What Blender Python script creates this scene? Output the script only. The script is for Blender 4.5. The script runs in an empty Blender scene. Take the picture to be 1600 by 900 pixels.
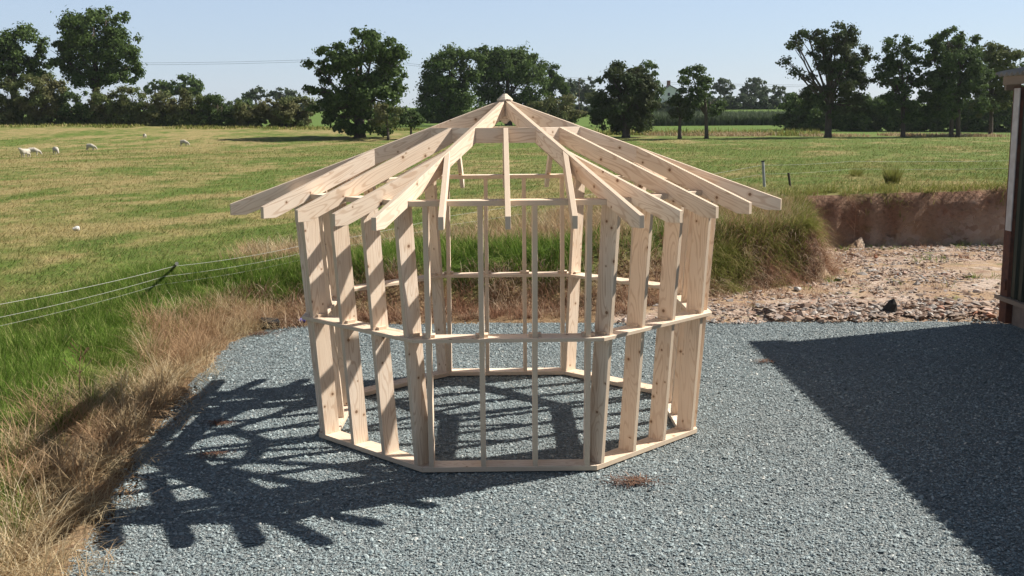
import bpy, bmesh, math, random
import numpy as np
from mathutils import Vector, Matrix

random.seed(7)
RNG = np.random.default_rng(7)
S = 1.12                       # frame units -> metres
sc = bpy.context.scene
COL = sc.collection

# ------------------------------------------------------------------ helpers
def link(o, parent=None):
    COL.objects.link(o)
    if parent is not None:
        o.parent = parent
    return o

def tag(o, label=None, cat=None, group=None, kind=None):
    if label: o['label'] = label
    if cat: o['category'] = cat
    if group: o['group'] = group
    if kind: o['kind'] = kind
    return o

def empty(name, loc=(0, 0, 0), rz=0.0):
    o = bpy.data.objects.new(name, None)
    o.empty_display_size = 0.2
    o.location = loc
    o.rotation_euler = (0, 0, rz)
    return link(o)

def np_mesh(name, V, faces_list, mat, smooth=False, mats=None, midx=None):
    """faces_list: list of int arrays (n,k)"""
    me = bpy.data.meshes.new(name)
    V = np.asarray(V, np.float32)
    me.vertices.add(len(V)); me.vertices.foreach_set('co', V.ravel())
    tot = sum(f.shape[0] for f in faces_list)
    nl = sum(f.size for f in faces_list)
    me.loops.add(nl); me.polygons.add(tot)
    me.loops.foreach_set('vertex_index', np.concatenate([f.ravel() for f in faces_list]).astype(np.int32))
    ls = []; off = 0
    for f in faces_list:
        ls.append(off + np.arange(f.shape[0]) * f.shape[1]); off += f.size
    me.polygons.foreach_set('loop_start', np.concatenate(ls).astype(np.int32))
    me.polygons.foreach_set('use_smooth', np.full(tot, smooth))
    if mat: me.materials.append(mat)
    if mats:
        for m in mats: me.materials.append(m)
    if midx is not None:
        me.polygons.foreach_set('material_index', np.asarray(midx, np.int32))
    me.update(calc_edges=True); me.validate()
    return me

def np_obj(name, V, F, mat, parent=None, smooth=False, **k):
    return link(bpy.data.objects.new(name, np_mesh(name, V, F, mat, smooth, **k)), parent)

class MB:
    """collects simple solids into one mesh"""
    def __init__(s): s.v = []; s.f = []
    def add(s, vs, fs):
        o = len(s.v); s.v += [tuple(v) for v in vs]; s.f += [tuple(i + o for i in f) for f in fs]
    def box(s, x0, x1, y0, y1, z0, z1):
        s.add([(x0,y0,z0),(x1,y0,z0),(x1,y1,z0),(x0,y1,z0),(x0,y0,z1),(x1,y0,z1),(x1,y1,z1),(x0,y1,z1)],
              [(0,3,2,1),(4,5,6,7),(0,1,5,4),(1,2,6,5),(2,3,7,6),(3,0,4,7)])
    def tube(s, pts, rad, n=8, cap=True):
        pts = [Vector(p) for p in pts]
        if not hasattr(rad, '__len__'): rad = [rad] * len(pts)
        o = len(s.v); rings = []
        for i, p in enumerate(pts):
            d = (pts[min(i+1, len(pts)-1)] - pts[max(i-1, 0)]).normalized()
            a = d.cross(Vector((0.31, 0.9, 0.2)));
            if a.length < 1e-3: a = d.cross(Vector((1, 0, 0)))
            a.normalize(); b = d.cross(a)
            for k in range(n):
                t = 2 * math.pi * k / n
                s.v.append(tuple(p + (a * math.cos(t) + b * math.sin(t)) * rad[i]))
        for i in range(len(pts) - 1):
            for k in range(n):
                s.f.append((o+i*n+k, o+i*n+(k+1) % n, o+(i+1)*n+(k+1) % n, o+(i+1)*n+k))
        if cap:
            s.f.append(tuple(o + k for k in reversed(range(n))))
            s.f.append(tuple(o + (len(pts)-1)*n + k for k in range(n)))
    def mesh(s, name, mat, smooth=False, bevel=0):
        me = bpy.data.meshes.new(name); me.from_pydata(s.v, [], s.f)
        bm = bmesh.new(); bm.from_mesh(me)
        bmesh.ops.recalc_face_normals(bm, faces=bm.faces)
        if bevel:
            bmesh.ops.bevel(bm, geom=bm.edges[:], offset=bevel, segments=1, affect='EDGES')
        bm.to_mesh(me); bm.free()
        if mat: me.materials.append(mat)
        for p in me.polygons: p.use_smooth = smooth
        return me
    def obj(s, name, mat, parent=None, smooth=False, bevel=0):
        return link(bpy.data.objects.new(name, s.mesh(name, mat, smooth, bevel)), parent)

def vnoise(x, y, sc_, seed=0):
    x = np.asarray(x, float) / sc_ + seed * 17.31; y = np.asarray(y, float) / sc_ - seed * 9.77
    xi = np.floor(x).astype(np.int64); yi = np.floor(y).astype(np.int64)
    fx = x - xi; fy = y - yi; fx = fx*fx*(3-2*fx); fy = fy*fy*(3-2*fy)
    def h(a, b):
        n = (a * 374761393 + b * 668265263 + seed * 144665) & 0x7fffffff
        n = ((n ^ (n >> 13)) * 1274126177) & 0x7fffffff
        return ((n ^ (n >> 16)) & 0xffff) / 65535.0
    return (h(xi, yi)*(1-fx) + h(xi+1, yi)*fx)*(1-fy) + (h(xi, yi+1)*(1-fx) + h(xi+1, yi+1)*fx)*fy

def sstep(a, b, x):
    t = np.clip((np.asarray(x, float) - a) / (b - a), 0, 1); return t*t*(3-2*t)

# ------------------------------------------------------------------ materials
def new_mat(name):
    m = bpy.data.materials.new(name); m.use_nodes = True
    nt = m.node_tree; nt.nodes.clear()
    out = nt.nodes.new('ShaderNodeOutputMaterial')
    return m, nt, out

class G:
    """tiny node-graph helper"""
    def __init__(s, nt): s.nt = nt
    def n(s, t, **k):
        nd = s.nt.nodes.new(t)
        for a, v in k.items(): setattr(nd, a, v)
        return nd
    def set(s, sock, v):
        if isinstance(v, bpy.types.NodeSocket): s.nt.links.new(v, sock)
        else: sock.default_value = v
    def math(s, op, a, b=0.0, c=None, clamp=False):
        nd = s.n('ShaderNodeMath', operation=op, use_clamp=clamp)
        s.set(nd.inputs[0], a); s.set(nd.inputs[1], b)
        if c is not None: s.set(nd.inputs[2], c)
        return nd.outputs[0]
    def mix(s, f, a, b, blend='MIX'):
        nd = s.n('ShaderNodeMix', data_type='RGBA', blend_type=blend)
        s.set(nd.inputs[0], f); s.set(nd.inputs[6], a); s.set(nd.inputs[7], b)
        return nd.outputs[2]
    def noise(s, vec, scale, detail=2.0, rough=0.5, dist=0.0):
        nd = s.n('ShaderNodeTexNoise'); s.set(nd.inputs['Vector'], vec)
        nd.inputs['Scale'].default_value = scale; nd.inputs['Detail'].default_value = detail
        nd.inputs['Roughness'].default_value = rough; nd.inputs['Distortion'].default_value = dist
        return nd.outputs[0]
    def vor(s, vec, scale, feature='F1'):
        nd = s.n('ShaderNodeTexVoronoi', feature=feature); s.set(nd.inputs['Vector'], vec)
        nd.inputs['Scale'].default_value = scale
        return nd
    def mapr(s, v, a, b, c=0.0, d=1.0, smooth=False):
        nd = s.n('ShaderNodeMapRange', clamp=True)
        if smooth: nd.interpolation_type = 'SMOOTHSTEP'
        s.set(nd.inputs[0], v)
        for i, x in enumerate((a, b, c, d)): nd.inputs[1+i].default_value = x
        return nd.outputs[0]
    def vmul(s, v, vec):
        nd = s.n('ShaderNodeVectorMath', operation='MULTIPLY'); s.set(nd.inputs[0], v); nd.inputs[1].default_value = vec
        return nd.outputs[0]
    def vadd(s, v, w):
        nd = s.n('ShaderNodeVectorMath', operation='ADD'); s.set(nd.inputs[0], v); s.set(nd.inputs[1], w)
        return nd.outputs[0]
    def ramp(s, f, stops):
        nd = s.n('ShaderNodeValToRGB'); s.set(nd.inputs[0], f)
        e = nd.color_ramp.elements
        while len(e) < len(stops): e.new(0.5)
        for i, (p, c) in enumerate(stops): e[i].position = p; e[i].color = (*c, 1)
        return nd.outputs[0]
    def bump(s, h, strength, dist=0.02):
        nd = s.n('ShaderNodeBump'); s.set(nd.inputs['Height'], h)
        nd.inputs['Strength'].default_value = strength; nd.inputs['Distance'].default_value = dist
        return nd.outputs[0]
    def bsdf(s, out, col, rough=0.8, nrm=None, metal=0.0, spec=0.3):
        b = s.n('ShaderNodeBsdfPrincipled'); s.set(b.inputs['Base Color'], col); s.set(b.inputs['Roughness'], rough)
        b.inputs['Metallic'].default_value = metal; b.inputs['Specular IOR Level'].default_value = spec
        if nrm is not None: s.set(b.inputs['Normal'], nrm)
        s.nt.links.new(b.outputs[0], out.inputs[0]); return b

def rgb(*c): return (*c, 1.0)

def mat_wood():
    m, nt, out = new_mat('spruce_plywood'); g = G(nt)
    tc = g.n('ShaderNodeTexCoord'); oi = g.n('ShaderNodeObjectInfo')
    cx = g.n('ShaderNodeCombineXYZ')
    r = oi.outputs['Random']
    g.set(cx.inputs[0], g.math('MULTIPLY', r, 57.0)); g.set(cx.inputs[1], 0.0); g.set(cx.inputs[2], g.math('MULTIPLY', r, 31.0))
    p = g.vadd(tc.outputs['Object'], cx.outputs[0])
    flat = g.vmul(p, (1.0, 0.25, 1.0))
    g1 = g.noise(g.vmul(flat, (0.75, 1, 5.0)), 1.6, 1.5, 0.45, 0.25)
    rings = g.math('SINE', g.math('MULTIPLY', g1, 95.0))
    ringm = g.mapr(rings, 0.25, 1.0, 0, 1, True)
    ringm = g.math('MULTIPLY', ringm, g.noise(flat, 2.3, 1.0))
    fine = g.noise(g.vmul(flat, (3.0, 1, 90.0)), 2.0, 2.0)
    big = g.noise(g.vmul(flat, (1.0, 1, 2.0)), 1.1, 2.0)
    base = g.mix(r, rgb(0.85, 0.735, 0.615), rgb(0.73, 0.58, 0.44))
    base = g.mix(g.mapr(big, 0.35, 0.7), base, rgb(0.74, 0.595, 0.455))
    base = g.mix(g.math('MULTIPLY', ringm, 0.85), base, rgb(0.47, 0.30, 0.185))
    base = g.mix(g.mapr(fine, 0.45, 0.75, 0, 0.25), base, rgb(0.50, 0.34, 0.22))
    # knots
    kv = g.vmul(p, (2.2, 0.6, 5.0)); v = g.vor(kv, 1.5)
    sep = g.n('ShaderNodeSeparateColor'); g.set(sep.inputs[0], v.outputs['Color'])
    pick = g.mapr(sep.outputs[0], 0.45, 0.46)
    rad = g.mapr(sep.outputs[1], 0, 1, 0.05, 0.12)
    kd = g.math('DIVIDE', g.n('ShaderNodeVectorMath', operation='DISTANCE').outputs[1], 1.0)
    # round knots: distance measured unscaled
    dv = g.n('ShaderNodeVectorMath', operation='SUBTRACT'); 
    sc1 = g.vmul(kv, (1.5, 1.5, 1.5)); g.set(dv.inputs[0], sc1)
    ps = g.n('ShaderNodeVectorMath', operation='SCALE'); g.set(ps.inputs[0], v.outputs['Position']); ps.inputs['Scale'].default_value = 1.5
    g.set(dv.inputs[1], ps.outputs[0])
    un = g.vmul(dv.outputs[0], (1/3.3, 0.0, 1/7.5))
    ln = g.n('ShaderNodeVectorMath', operation='LENGTH'); g.set(ln.inputs[0], un)
    dist = ln.outputs['Value']
    rr = g.mapr(sep.outputs[1], 0, 1, 0.006, 0.015)
    q = g.math('DIVIDE', dist, rr)
    core = g.math('MULTIPLY', g.mapr(q, 0.75, 1.05, 1, 0), pick)
    halo = g.math('MULTIPLY', g.mapr(q, 1.0, 2.6, 0.45, 0), pick)
    base = g.mix(halo, base, rgb(0.46, 0.27, 0.14))
    base = g.mix(g.math('MULTIPLY', core, 0.85), base, rgb(0.14, 0.07, 0.035))
    # plywood edge layers (faces not looking along local Y)
    sn = g.n('ShaderNodeSeparateXYZ'); g.set(sn.inputs[0], tc.outputs['Normal'])
    edge = g.mapr(g.math('ABSOLUTE', sn.outputs[1]), 0.3, 0.5, 1, 0)
    sp = g.n('ShaderNodeSeparateXYZ'); g.set(sp.inputs[0], tc.outputs['Object'])
    lay = g.mapr(g.math('SINE', g.math('MULTIPLY', sp.outputs[1], 950.0)), -0.3, 0.3)
    fe = g.noise(g.vmul(p, (10, 300, 10)), 1.0, 2.0)
    ecol = g.mix(lay, rgb(0.72, 0.595, 0.46), rgb(0.46, 0.34, 0.235))
    ecol = g.mix(g.mapr(fe, 0.4, 0.7, 0, 0.5), ecol, rgb(0.66, 0.53, 0.40))
    base = g.mix(edge, base, ecol)
    bm_ = g.bump(g.math('ADD', fine, g.math('MULTIPLY', ringm, -0.5)), 0.12, 0.002)
    g.bsdf(out, base, 0.62, bm_, spec=0.25)
    return m

def mat_leaf(name, dark, light, trans=0.22, tint=None):
    m, nt, out = new_mat(name); g = G(nt)
    geo = g.n('ShaderNodeNewGeometry')
    col = g.mix(geo.outputs['Random Per Island'], rgb(*dark), rgb(*light))
    big = g.noise(geo.outputs['Position'], 0.35, 2.0)
    if tint: col = g.mix(g.mapr(big, 0.42, 0.62), col, rgb(*tint))
    d = g.n('ShaderNodeBsdfPrincipled'); g.set(d.inputs['Base Color'], col); d.inputs['Roughness'].default_value = 0.75
    d.inputs['Specular IOR Level'].default_value = 0.15
    t = g.n('ShaderNodeBsdfTranslucent'); g.set(t.inputs[0], col)
    mx = g.n('ShaderNodeMixShader'); mx.inputs[0].default_value = trans
    nt.links.new(d.outputs[0], mx.inputs[1]); nt.links.new(t.outputs[0], mx.inputs[2]); nt.links.new(mx.outputs[0], out.inputs[0])
    return m

def mat_blade(name, stops, trans=0.25, patch=None, pscale=0.8):
    m, nt, out = new_mat(name); g = G(nt)
    geo = g.n('ShaderNodeNewGeometry')
    col = g.ramp(geo.outputs['Random Per Island'], stops)
    if patch:
        nz = g.noise(geo.outputs['Position'], pscale, 2.0)
        col = g.mix(g.mapr(nz, 0.45, 0.62), col, rgb(*patch))
    d = g.n('ShaderNodeBsdfDiffuse'); g.set(d.inputs[0], col)
    t = g.n('ShaderNodeBsdfTranslucent'); g.set(t.inputs[0], col)
    mx = g.n('ShaderNodeMixShader'); mx.inputs[0].default_value = trans
    nt.links.new(d.outputs[0], mx.inputs[1]); nt.links.new(t.outputs[0], mx.inputs[2]); nt.links.new(mx.outputs[0], out.inputs[0])
    return m

def mat_simple(name, col, rough=0.7, var=0.25, scale=6.0, col2=None, bump=0.2, metal=0.0, stretch=(1, 1, 1)):
    m, nt, out = new_mat(name); g = G(nt)
    tc = g.n('ShaderNodeTexCoord'); p = g.vmul(tc.outputs['Object'], stretch)
    nz = g.noise(p, scale, 5.0, 0.6)
    c2 = col2 if col2 else tuple(c * (1 - var) for c in col)
    c = g.mix(g.mapr(nz, 0.35, 0.65), rgb(*col), rgb(*c2))
    g.bsdf(out, c, rough, g.bump(nz, bump, 0.01), metal)
    return m

def field_color(g, pos):
    """tan hay and green patches of the pasture, in world space"""
    rotn = g.n('ShaderNodeVectorRotate'); rotn.rotation_type = 'Z_AXIS'; g.set(rotn.inputs['Vector'], pos); rotn.inputs['Angle'].default_value = .35
    st = g.vmul(rotn.outputs[0], (1.25, 0.55, 0.0))
    a = g.noise(st, 0.17, 5.0, 0.66, 0.8)
    b = g.noise(g.vmul(pos, (1.0, 0.8, 0.0)), 0.8, 4.0, 0.65)
    f = g.math('ADD', g.math('MULTIPLY', a, 0.72), g.math('MULTIPLY', b, 0.28))
    sx = g.n('ShaderNodeSeparateXYZ'); g.set(sx.inputs[0], pos)
    # greener to the right, strawy to the left and along the lip of the bank
    f = g.math('ADD', f, g.mapr(sx.outputs[0], -25.0, 15.0, -0.025, 0.055))
    f = g.math('ADD', f, g.mapr(sx.outputs[1], 14.0, 30.0, -0.03, 0.0))
    tan = g.mix(g.mapr(b, 0.35, 0.65), rgb(0.36, 0.285, 0.130), rgb(0.265, 0.225, 0.09))
    grn = g.mix(g.mapr(b, 0.35, 0.65), rgb(0.150, 0.195, 0.045), rgb(0.098, 0.152, 0.030))
    col = g.mix(g.mapr(f, 0.435, 0.545), tan, grn)
    # bright meadow beyond the boundary
    far = g.mapr(sx.outputs[1], 128.0, 133.0)
    col = g.mix(far, col, rgb(0.115, 0.185, 0.040))
    return col

def mat_ground():
    m, nt, out = new_mat('pasture_ground'); g = G(nt)
    geo = g.n('ShaderNodeNewGeometry'); pos = geo.outputs['Position']
    col = field_color(g, pos)
    n3 = g.noise(g.vmul(pos, (0.6, 1, 1)), 6.0, 4.0, 0.65)
    col = g.mix(g.mapr(n3, 0.4, 0.7, 0, 0.55), col, rgb(0.07, 0.075, 0.025))
    at = g.n('ShaderNodeAttribute', attribute_name='zone', attribute_type='GEOMETRY'); z = g.n('ShaderNodeSeparateColor'); g.set(z.inputs[0], at.outputs['Color'])
    col = g.mix(at.outputs['Alpha'], col, g.mix(g.mapr(n3, .35, .65), rgb(0.115, 0.185, 0.030), rgb(0.07, 0.115, 0.02)))
    # red clay of the cut bank
    n4 = g.noise(g.vmul(pos, (1, 1, 0.6)), 2.2, 6.0, 0.65); n5 = g.noise(pos, 14.0, 4.0, 0.7)
    clay = g.mix(g.mapr(n4, 0.35, 0.65), rgb(0.205, 0.105, 0.070), rgb(0.27, 0.175, 0.118))
    clay = g.mix(g.mapr(n5, 0.45, 0.7, 0, 0.6), clay, rgb(0.06, 0.038, 0.028))
    col = g.mix(z.outputs[2], col, clay)
    # rubble yard
    v = g.vor(g.vmul(pos, (0.75, 1, 1)), 9.0); vc = g.n('ShaderNodeSeparateColor'); g.set(vc.inputs[0], v.outputs['Color'])
    rub = g.ramp(vc.outputs[0], [(0, (0.25, 0.16, 0.12)), (0.35, (0.40, 0.30, 0.23)), (0.7, (0.50, 0.40, 0.33)), (1, (0.32, 0.25, 0.17))])
    sand = g.mix(g.mapr(n4, 0.4, 0.6), rgb(0.40, 0.28, 0.165), rgb(0.31, 0.21, 0.15))
    rub = g.mix(g.mapr(g.noise(pos, 0.9, 3.0), 0.42, 0.58), sand, rub)
    gp = g.noise(pos, 1.7, 4.0, 0.65)
    rub = g.mix(g.mapr(gp, 0.60, 0.66, 0, 0.8), rub, rgb(0.13, 0.15, 0.05))
    col = g.mix(z.outputs[1], col, rub)
    # earthy verge under the dead grass
    col = g.mix(z.outputs[0], col, g.mix(g.mapr(n5, 0.4, 0.65), rgb(0.17, 0.105, 0.06), rgb(0.29, 0.20, 0.11)))
    h = g.math('ADD', g.math('MULTIPLY', n3, 0.6), g.math('MULTIPLY', n5, 0.5))
    g.bsdf(out, col, 0.95, g.bump(h, 0.9, 0.10), spec=0.1)
    return m

def mat_gravel():
    m, nt, out = new_mat('slate_gravel_bed'); g = G(nt)
    geo = g.n('ShaderNodeNewGeometry'); pos = geo.outputs['Position']
    wob = g.n('ShaderNodeTexNoise'); g.set(wob.inputs['Vector'], pos); wob.inputs['Scale'].default_value = 30.0
    v = g.vor(pos, 42.0); vc = g.n('ShaderNodeSeparateColor'); g.set(vc.inputs[0], v.outputs['Color'])
    v2 = g.vor(pos, 90.0); vc2 = g.n('ShaderNodeSeparateColor'); g.set(vc2.inputs[0], v2.outputs['Color'])
    col = g.ramp(vc.outputs[0], [(0, (0.10, 0.12, 0.125)), (0.3, (0.18, 0.21, 0.215)), (0.75, (0.26, 0.295, 0.295)), (1, (0.36, 0.385, 0.375))])
    col2 = g.ramp(vc2.outputs[0], [(0, (0.08, 0.095, 0.10)), (0.6, (0.21, 0.24, 0.245)), (1, (0.33, 0.355, 0.35))])
    col = g.mix(0.5, col, col2)
    big = g.noise(pos, 0.7, 3.0)
    col = g.mix(g.mapr(big, 0.4, 0.65, 0, 0.28), col, rgb(0.16, 0.165, 0.155))
    h = g.math('ADD', g.math('MULTIPLY', v.outputs['Distance'], -1.0), g.math('MULTIPLY', v2.outputs['Distance'], -0.6))
    h = g.math('ADD', h, g.math('MULTIPLY', vc.outputs[1], 0.6))
    g.bsdf(out, col, 0.75, g.bump(h, 1.0, 0.016), spec=0.3)
    return m

def mat_island(name, stops, rough=0.7, spec=0.3):
    m, nt, out = new_mat(name); g = G(nt)
    geo = g.n('ShaderNodeNewGeometry')
    col = g.ramp(geo.outputs['Random Per Island'], stops)
    nz = g.noise(geo.outputs['Position'], 0.55, 4.0, 0.6)
    col = g.mix(g.mapr(nz, 0.38, 0.68, 0, 0.32), col, rgb(0.155, 0.165, 0.165))
    g.bsdf(out, col, rough, spec=spec)
    return m

HAZE = .00010
M = {}
M['wood'] = mat_wood()
M['ground'] = mat_ground()
M['gravel'] = mat_gravel()
M['chip'] = mat_island('slate_chips', [(0, (0.11, 0.138, 0.143)), (0.25, (0.185, 0.235, 0.246)), (0.65, (0.265, 0.325, 0.335)), (0.95, (0.385, 0.45, 0.452)), (1, (0.58, 0.57, 0.52))], 0.6, 0.4)
M['rubble'] = mat_island('rubble_stone', [(0, (0.19, 0.115, 0.08)), (0.25, (0.34, 0.23, 0.165)), (0.55, (0.44, 0.335, 0.265)), (0.8, (0.33, 0.29, 0.26)), (0.93, (0.56, 0.51, 0.46)), (1, (0.42, 0.19, 0.11))], 0.85, 0.15)
M['bark'] = mat_simple('bark', (0.10, 0.08, 0.06), 0.95, 0.45, 3.0, bump=0.6, stretch=(1, 1, 0.3))
M['oak'] = mat_leaf('oak_foliage', (0.046, 0.082, 0.022), (0.118, 0.172, 0.046), 0.32)
M['ash'] = mat_leaf('ash_foliage', (0.044, 0.076, 0.024), (0.108, 0.158, 0.050), 0.34)
M['sycamore'] = mat_leaf('sycamore_foliage', (0.036, 0.060, 0.022), (0.085, 0.120, 0.042), 0.26, (0.066, 0.080, 0.032))
M['hawthorn'] = mat_leaf('hawthorn_foliage', (0.075, 0.105, 0.032), (0.160, 0.190, 0.066), 0.3, (0.165, 0.160, 0.070))
M['pale_leaf'] = mat_leaf('pale_foliage', (0.080, 0.105, 0.030), (0.15, 0.17, 0.055), 0.25)
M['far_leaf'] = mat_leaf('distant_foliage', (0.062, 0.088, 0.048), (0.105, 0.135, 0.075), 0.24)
M['maize'] = mat_leaf('maize_foliage', (0.075, 0.105, 0.055), (0.14, 0.175, 0.10), 0.2)
M['dry'] = mat_blade('dry_grass_blades', [(0, (0.27, 0.18, 0.10)), (0.4, (0.44, 0.335, 0.19)), (0.8, (0.57, 0.465, 0.295)), (1, (0.68, 0.59, 0.41))], 0.25, (0.41, 0.275, 0.165), 1.1)
M['green'] = mat_blade('green_grass_blades', [(0, (0.075, 0.135, 0.022)), (0.5, (0.135, 0.215, 0.038)), (0.85, (0.20, 0.265, 0.065)), (1, (0.42, 0.38, 0.17))], 0.35)
M['olive'] = mat_blade('rank_grass_blades', [(0, (0.075, 0.110, 0.022)), (0.45, (0.16, 0.20, 0.045)), (0.75, (0.33, 0.29, 0.11)), (1, (0.55, 0.44, 0.23))], 0.35, (0.21, 0.215, 0.06), 0.9)
M['weed'] = mat_blade('dead_weed_stems', [(0, (0.13, 0.070, 0.045)), (0.4, (0.29, 0.17, 0.11)), (0.75, (0.50, 0.37, 0.26)), (1, (0.66, 0.55, 0.41))], 0.25, (0.30, 0.17, 0.11), 1.3)
M['shed_green'] = mat_simple('dark_green_steel', (0.028, 0.036, 0.024), 0.5, 0.4, 3.0, bump=0.05, stretch=(1, 1, 0.2))
M['rust'] = mat_simple('rusty_steel', (0.16, 0.065, 0.04), 0.85, 0.4, 9.0, (0.085, 0.045, 0.035))
M['white_paint'] = mat_simple('weathered_white_paint', (0.62, 0.58, 0.54), 0.6, 0.2, 5.0, (0.46, 0.40, 0.36), 0.1)
M['cement'] = mat_simple('fibre_cement', (0.30, 0.29, 0.27), 0.9, 0.35, 7.0)
M['concrete'] = mat_simple('plinth_concrete', (0.33, 0.26, 0.215), 0.9, 0.3, 6.0)
M['oldwood'] = mat_simple('weathered_board', (0.33, 0.25, 0.19), 0.85, 0.3, 5.0, stretch=(1, .15, 1))
M['fleece'] = mat_simple('sheep_fleece', (0.50, 0.46, 0.39), 0.95, 0.2, 9.0, (0.40, 0.36, 0.29), 0.6)
M['sheep_skin'] = mat_simple('sheep_face', (0.50, 0.44, 0.37), 0.9, 0.2, 9.0)
M['black_plastic'] = mat_simple('black_plastic', (0.02, 0.02, 0.022), 0.5, 0.2, 9.0, bump=0.05)
M['wire'] = mat_simple('white_fence_tape', (0.40, 0.40, 0.36), 0.6, 0.1, 30.0, bump=0.0)
M['post_grey'] = mat_simple('grey_post', (0.36, 0.37, 0.38), 0.7, 0.25, 9.0)
M['cable'] = mat_simple('cable', (0.09, 0.09, 0.10), 0.6, 0.1, 9.0, bump=0)
M['render'] = mat_simple('house_render', (0.72, 0.72, 0.72), 0.8, 0.08, 2.0, bump=0.05)
M['brick'] = mat_simple('house_brick', (0.30, 0.15, 0.11), 0.9, 0.2, 2.0)
M['slate'] = mat_simple('house_slate', (0.19, 0.18, 0.19), 0.7, 0.2, 2.0)
M['glass'] = mat_simple('dark_window', (0.03, 0.035, 0.04), 0.2, 0.1, 2.0, bump=0)
M['blue'] = mat_simple('blue_plastic', (0.03, 0.05, 0.42), 0.45, 0.2, 9.0, bump=0.1)
M['darkstone'] = mat_simple('dark_stone', (0.045, 0.043, 0.042), 0.8, 0.3, 9.0)
M['palestone'] = mat_simple('pale_stone', (0.62, 0.60, 0.56), 0.85, 0.15, 9.0)
M['rustleaf'] = mat_blade('fallen_dead_leaves', [(0, (0.09, 0.050, 0.037)), (0.6, (0.17, 0.095, 0.068)), (1, (0.33, 0.22, 0.15))], 0.1)

# ------------------------------------------------------------------ camera
ROT = math.radians(0.4753)
def unrot(x, y): return (x*math.cos(-ROT) - y*math.sin(-ROT), x*math.sin(-ROT) + y*math.cos(-ROT))
cxy = unrot(0.0195*S, -8.8156*S)
CAM = Vector((cxy[0], cxy[1], 2.5106*S))
F = 1661.65
yaw = math.radians(0.1672) + ROT; pit = math.radians(9.1762); rol = math.radians(-0.4678)
fw = Vector((math.sin(yaw)*math.cos(pit), math.cos(yaw)*math.cos(pit), -math.sin(pit)))
rt = Vector((math.cos(yaw), -math.sin(yaw), 0)); up = rt.cross(fw)
r2 = rt*math.cos(rol) + up*math.sin(rol); u2 = -rt*math.sin(rol) + up*math.cos(rol)
cd = bpy.data.cameras.new('camera'); cam = bpy.data.objects.new('camera', cd); link(cam)
cd.sensor_width = 36.0; cd.lens = 36.0 * F / 1600.0; cd.clip_start = 0.1; cd.clip_end = 6000
mw = Matrix((r2, u2, -fw)).transposed().to_4x4(); mw.translation = CAM
cam.matrix_world = mw
sc.camera = cam

def ray(px, py): return fw + r2*((px-800)/F) + u2*((450-py)/F)
def at_dist(px, py, D):
    d = ray(px, py); k = D / d.y; return CAM + d*k
def at_z(px, py, z=0.0):
    d = ray(px, py); return CAM + d*((z-CAM.z)/d.z)

# ------------------------------------------------------------------ terrain
FOOT = np.array([  # x, y, rise, run
    (-3.1, -40, .25, 1.4), (-2.85, -3.6, .25, 1.4), (-3.0, -2.6, .25, 1.3), (-3.25, -1.4, .27, 1.3), (-3.5, 1.2, .30, 1.3), (-3.6, 3.6, .36, 1.4),
    (-3.1, 4.75, .55, 1.3), (-1, 5.0, .70, 1.25), (1.5, 5.3, .80, 1.25), (3.2, 6.6, .92, .9),
    (5.35, 7.95, .82, .50), (5.9, 8.8, .90, .45), (6.6, 12.4, 1.1, .40), (11, 12.7, 1.2, .32), (70, 13.5, 1.2, .32)])
YARD = [(p[0], p[1]) for p in FOOT] + [(70, -40)]

def in_poly(x, y, poly):
    inside = np.zeros(x.shape, bool); n = len(poly)
    for i in range(n):
        x0, y0 = poly[i]; x1, y1 = poly[(i+1) % n]
        if y0 == y1: continue
        c = ((y0 > y) != (y1 > y)) & (x < (x1-x0)*(y-y0)/(y1-y0) + x0)
        inside ^= c
    return inside

def foot_dist(x, y):
    best = np.full(x.shape, 1e9); H = np.zeros(x.shape); W = np.ones(x.shape)
    for i in range(len(FOOT)-1):
        a, b = FOOT[i], FOOT[i+1]; dx, dy = b[0]-a[0], b[1]-a[1]
        t = np.clip(((x-a[0])*dx + (y-a[1])*dy)/(dx*dx+dy*dy), 0, 1)
        d = np.hypot(x-a[0]-t*dx, y-a[1]-t*dy)
        k = d < best
        best = np.where(k, d, best); H = np.where(k, a[2]+t*(b[2]-a[2]), H); W = np.where(k, a[3]+t*(b[3]-a[3]), W)
    return best, H, W

def lerp_tab(v, xs, ys): return np.interp(v, xs, ys)

def far_z(x, D):
    zr = 0.3 + np.clip((40 - x) / 105.0, -0.3, 1.3) * 2.0
    z60 = 0.45 + 0*x
    z95 = 0.05 + 0.0*x
    z140 = zr
    z180 = np.maximum(zr*0.6 + 0.75, 1.1)
    cols = [z60, z95, z140, z180, 3.9 + 0*x, 6.2 + 0*x, 10 + 0*x, 14+0*x]
    xs = [60, 95, 140, 182, 262, 400, 1200, 3000]
    out = cols[0].copy()
    for i in range(len(xs)-1):
        t = np.clip((D - xs[i])/(xs[i+1]-xs[i]), 0, 1)
        if i < 2: t = t*t*(3-2*t)
        seg = cols[i]*(1-t) + cols[i+1]*t
        out = np.where(D >= xs[i], seg, out)
    return out

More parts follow.
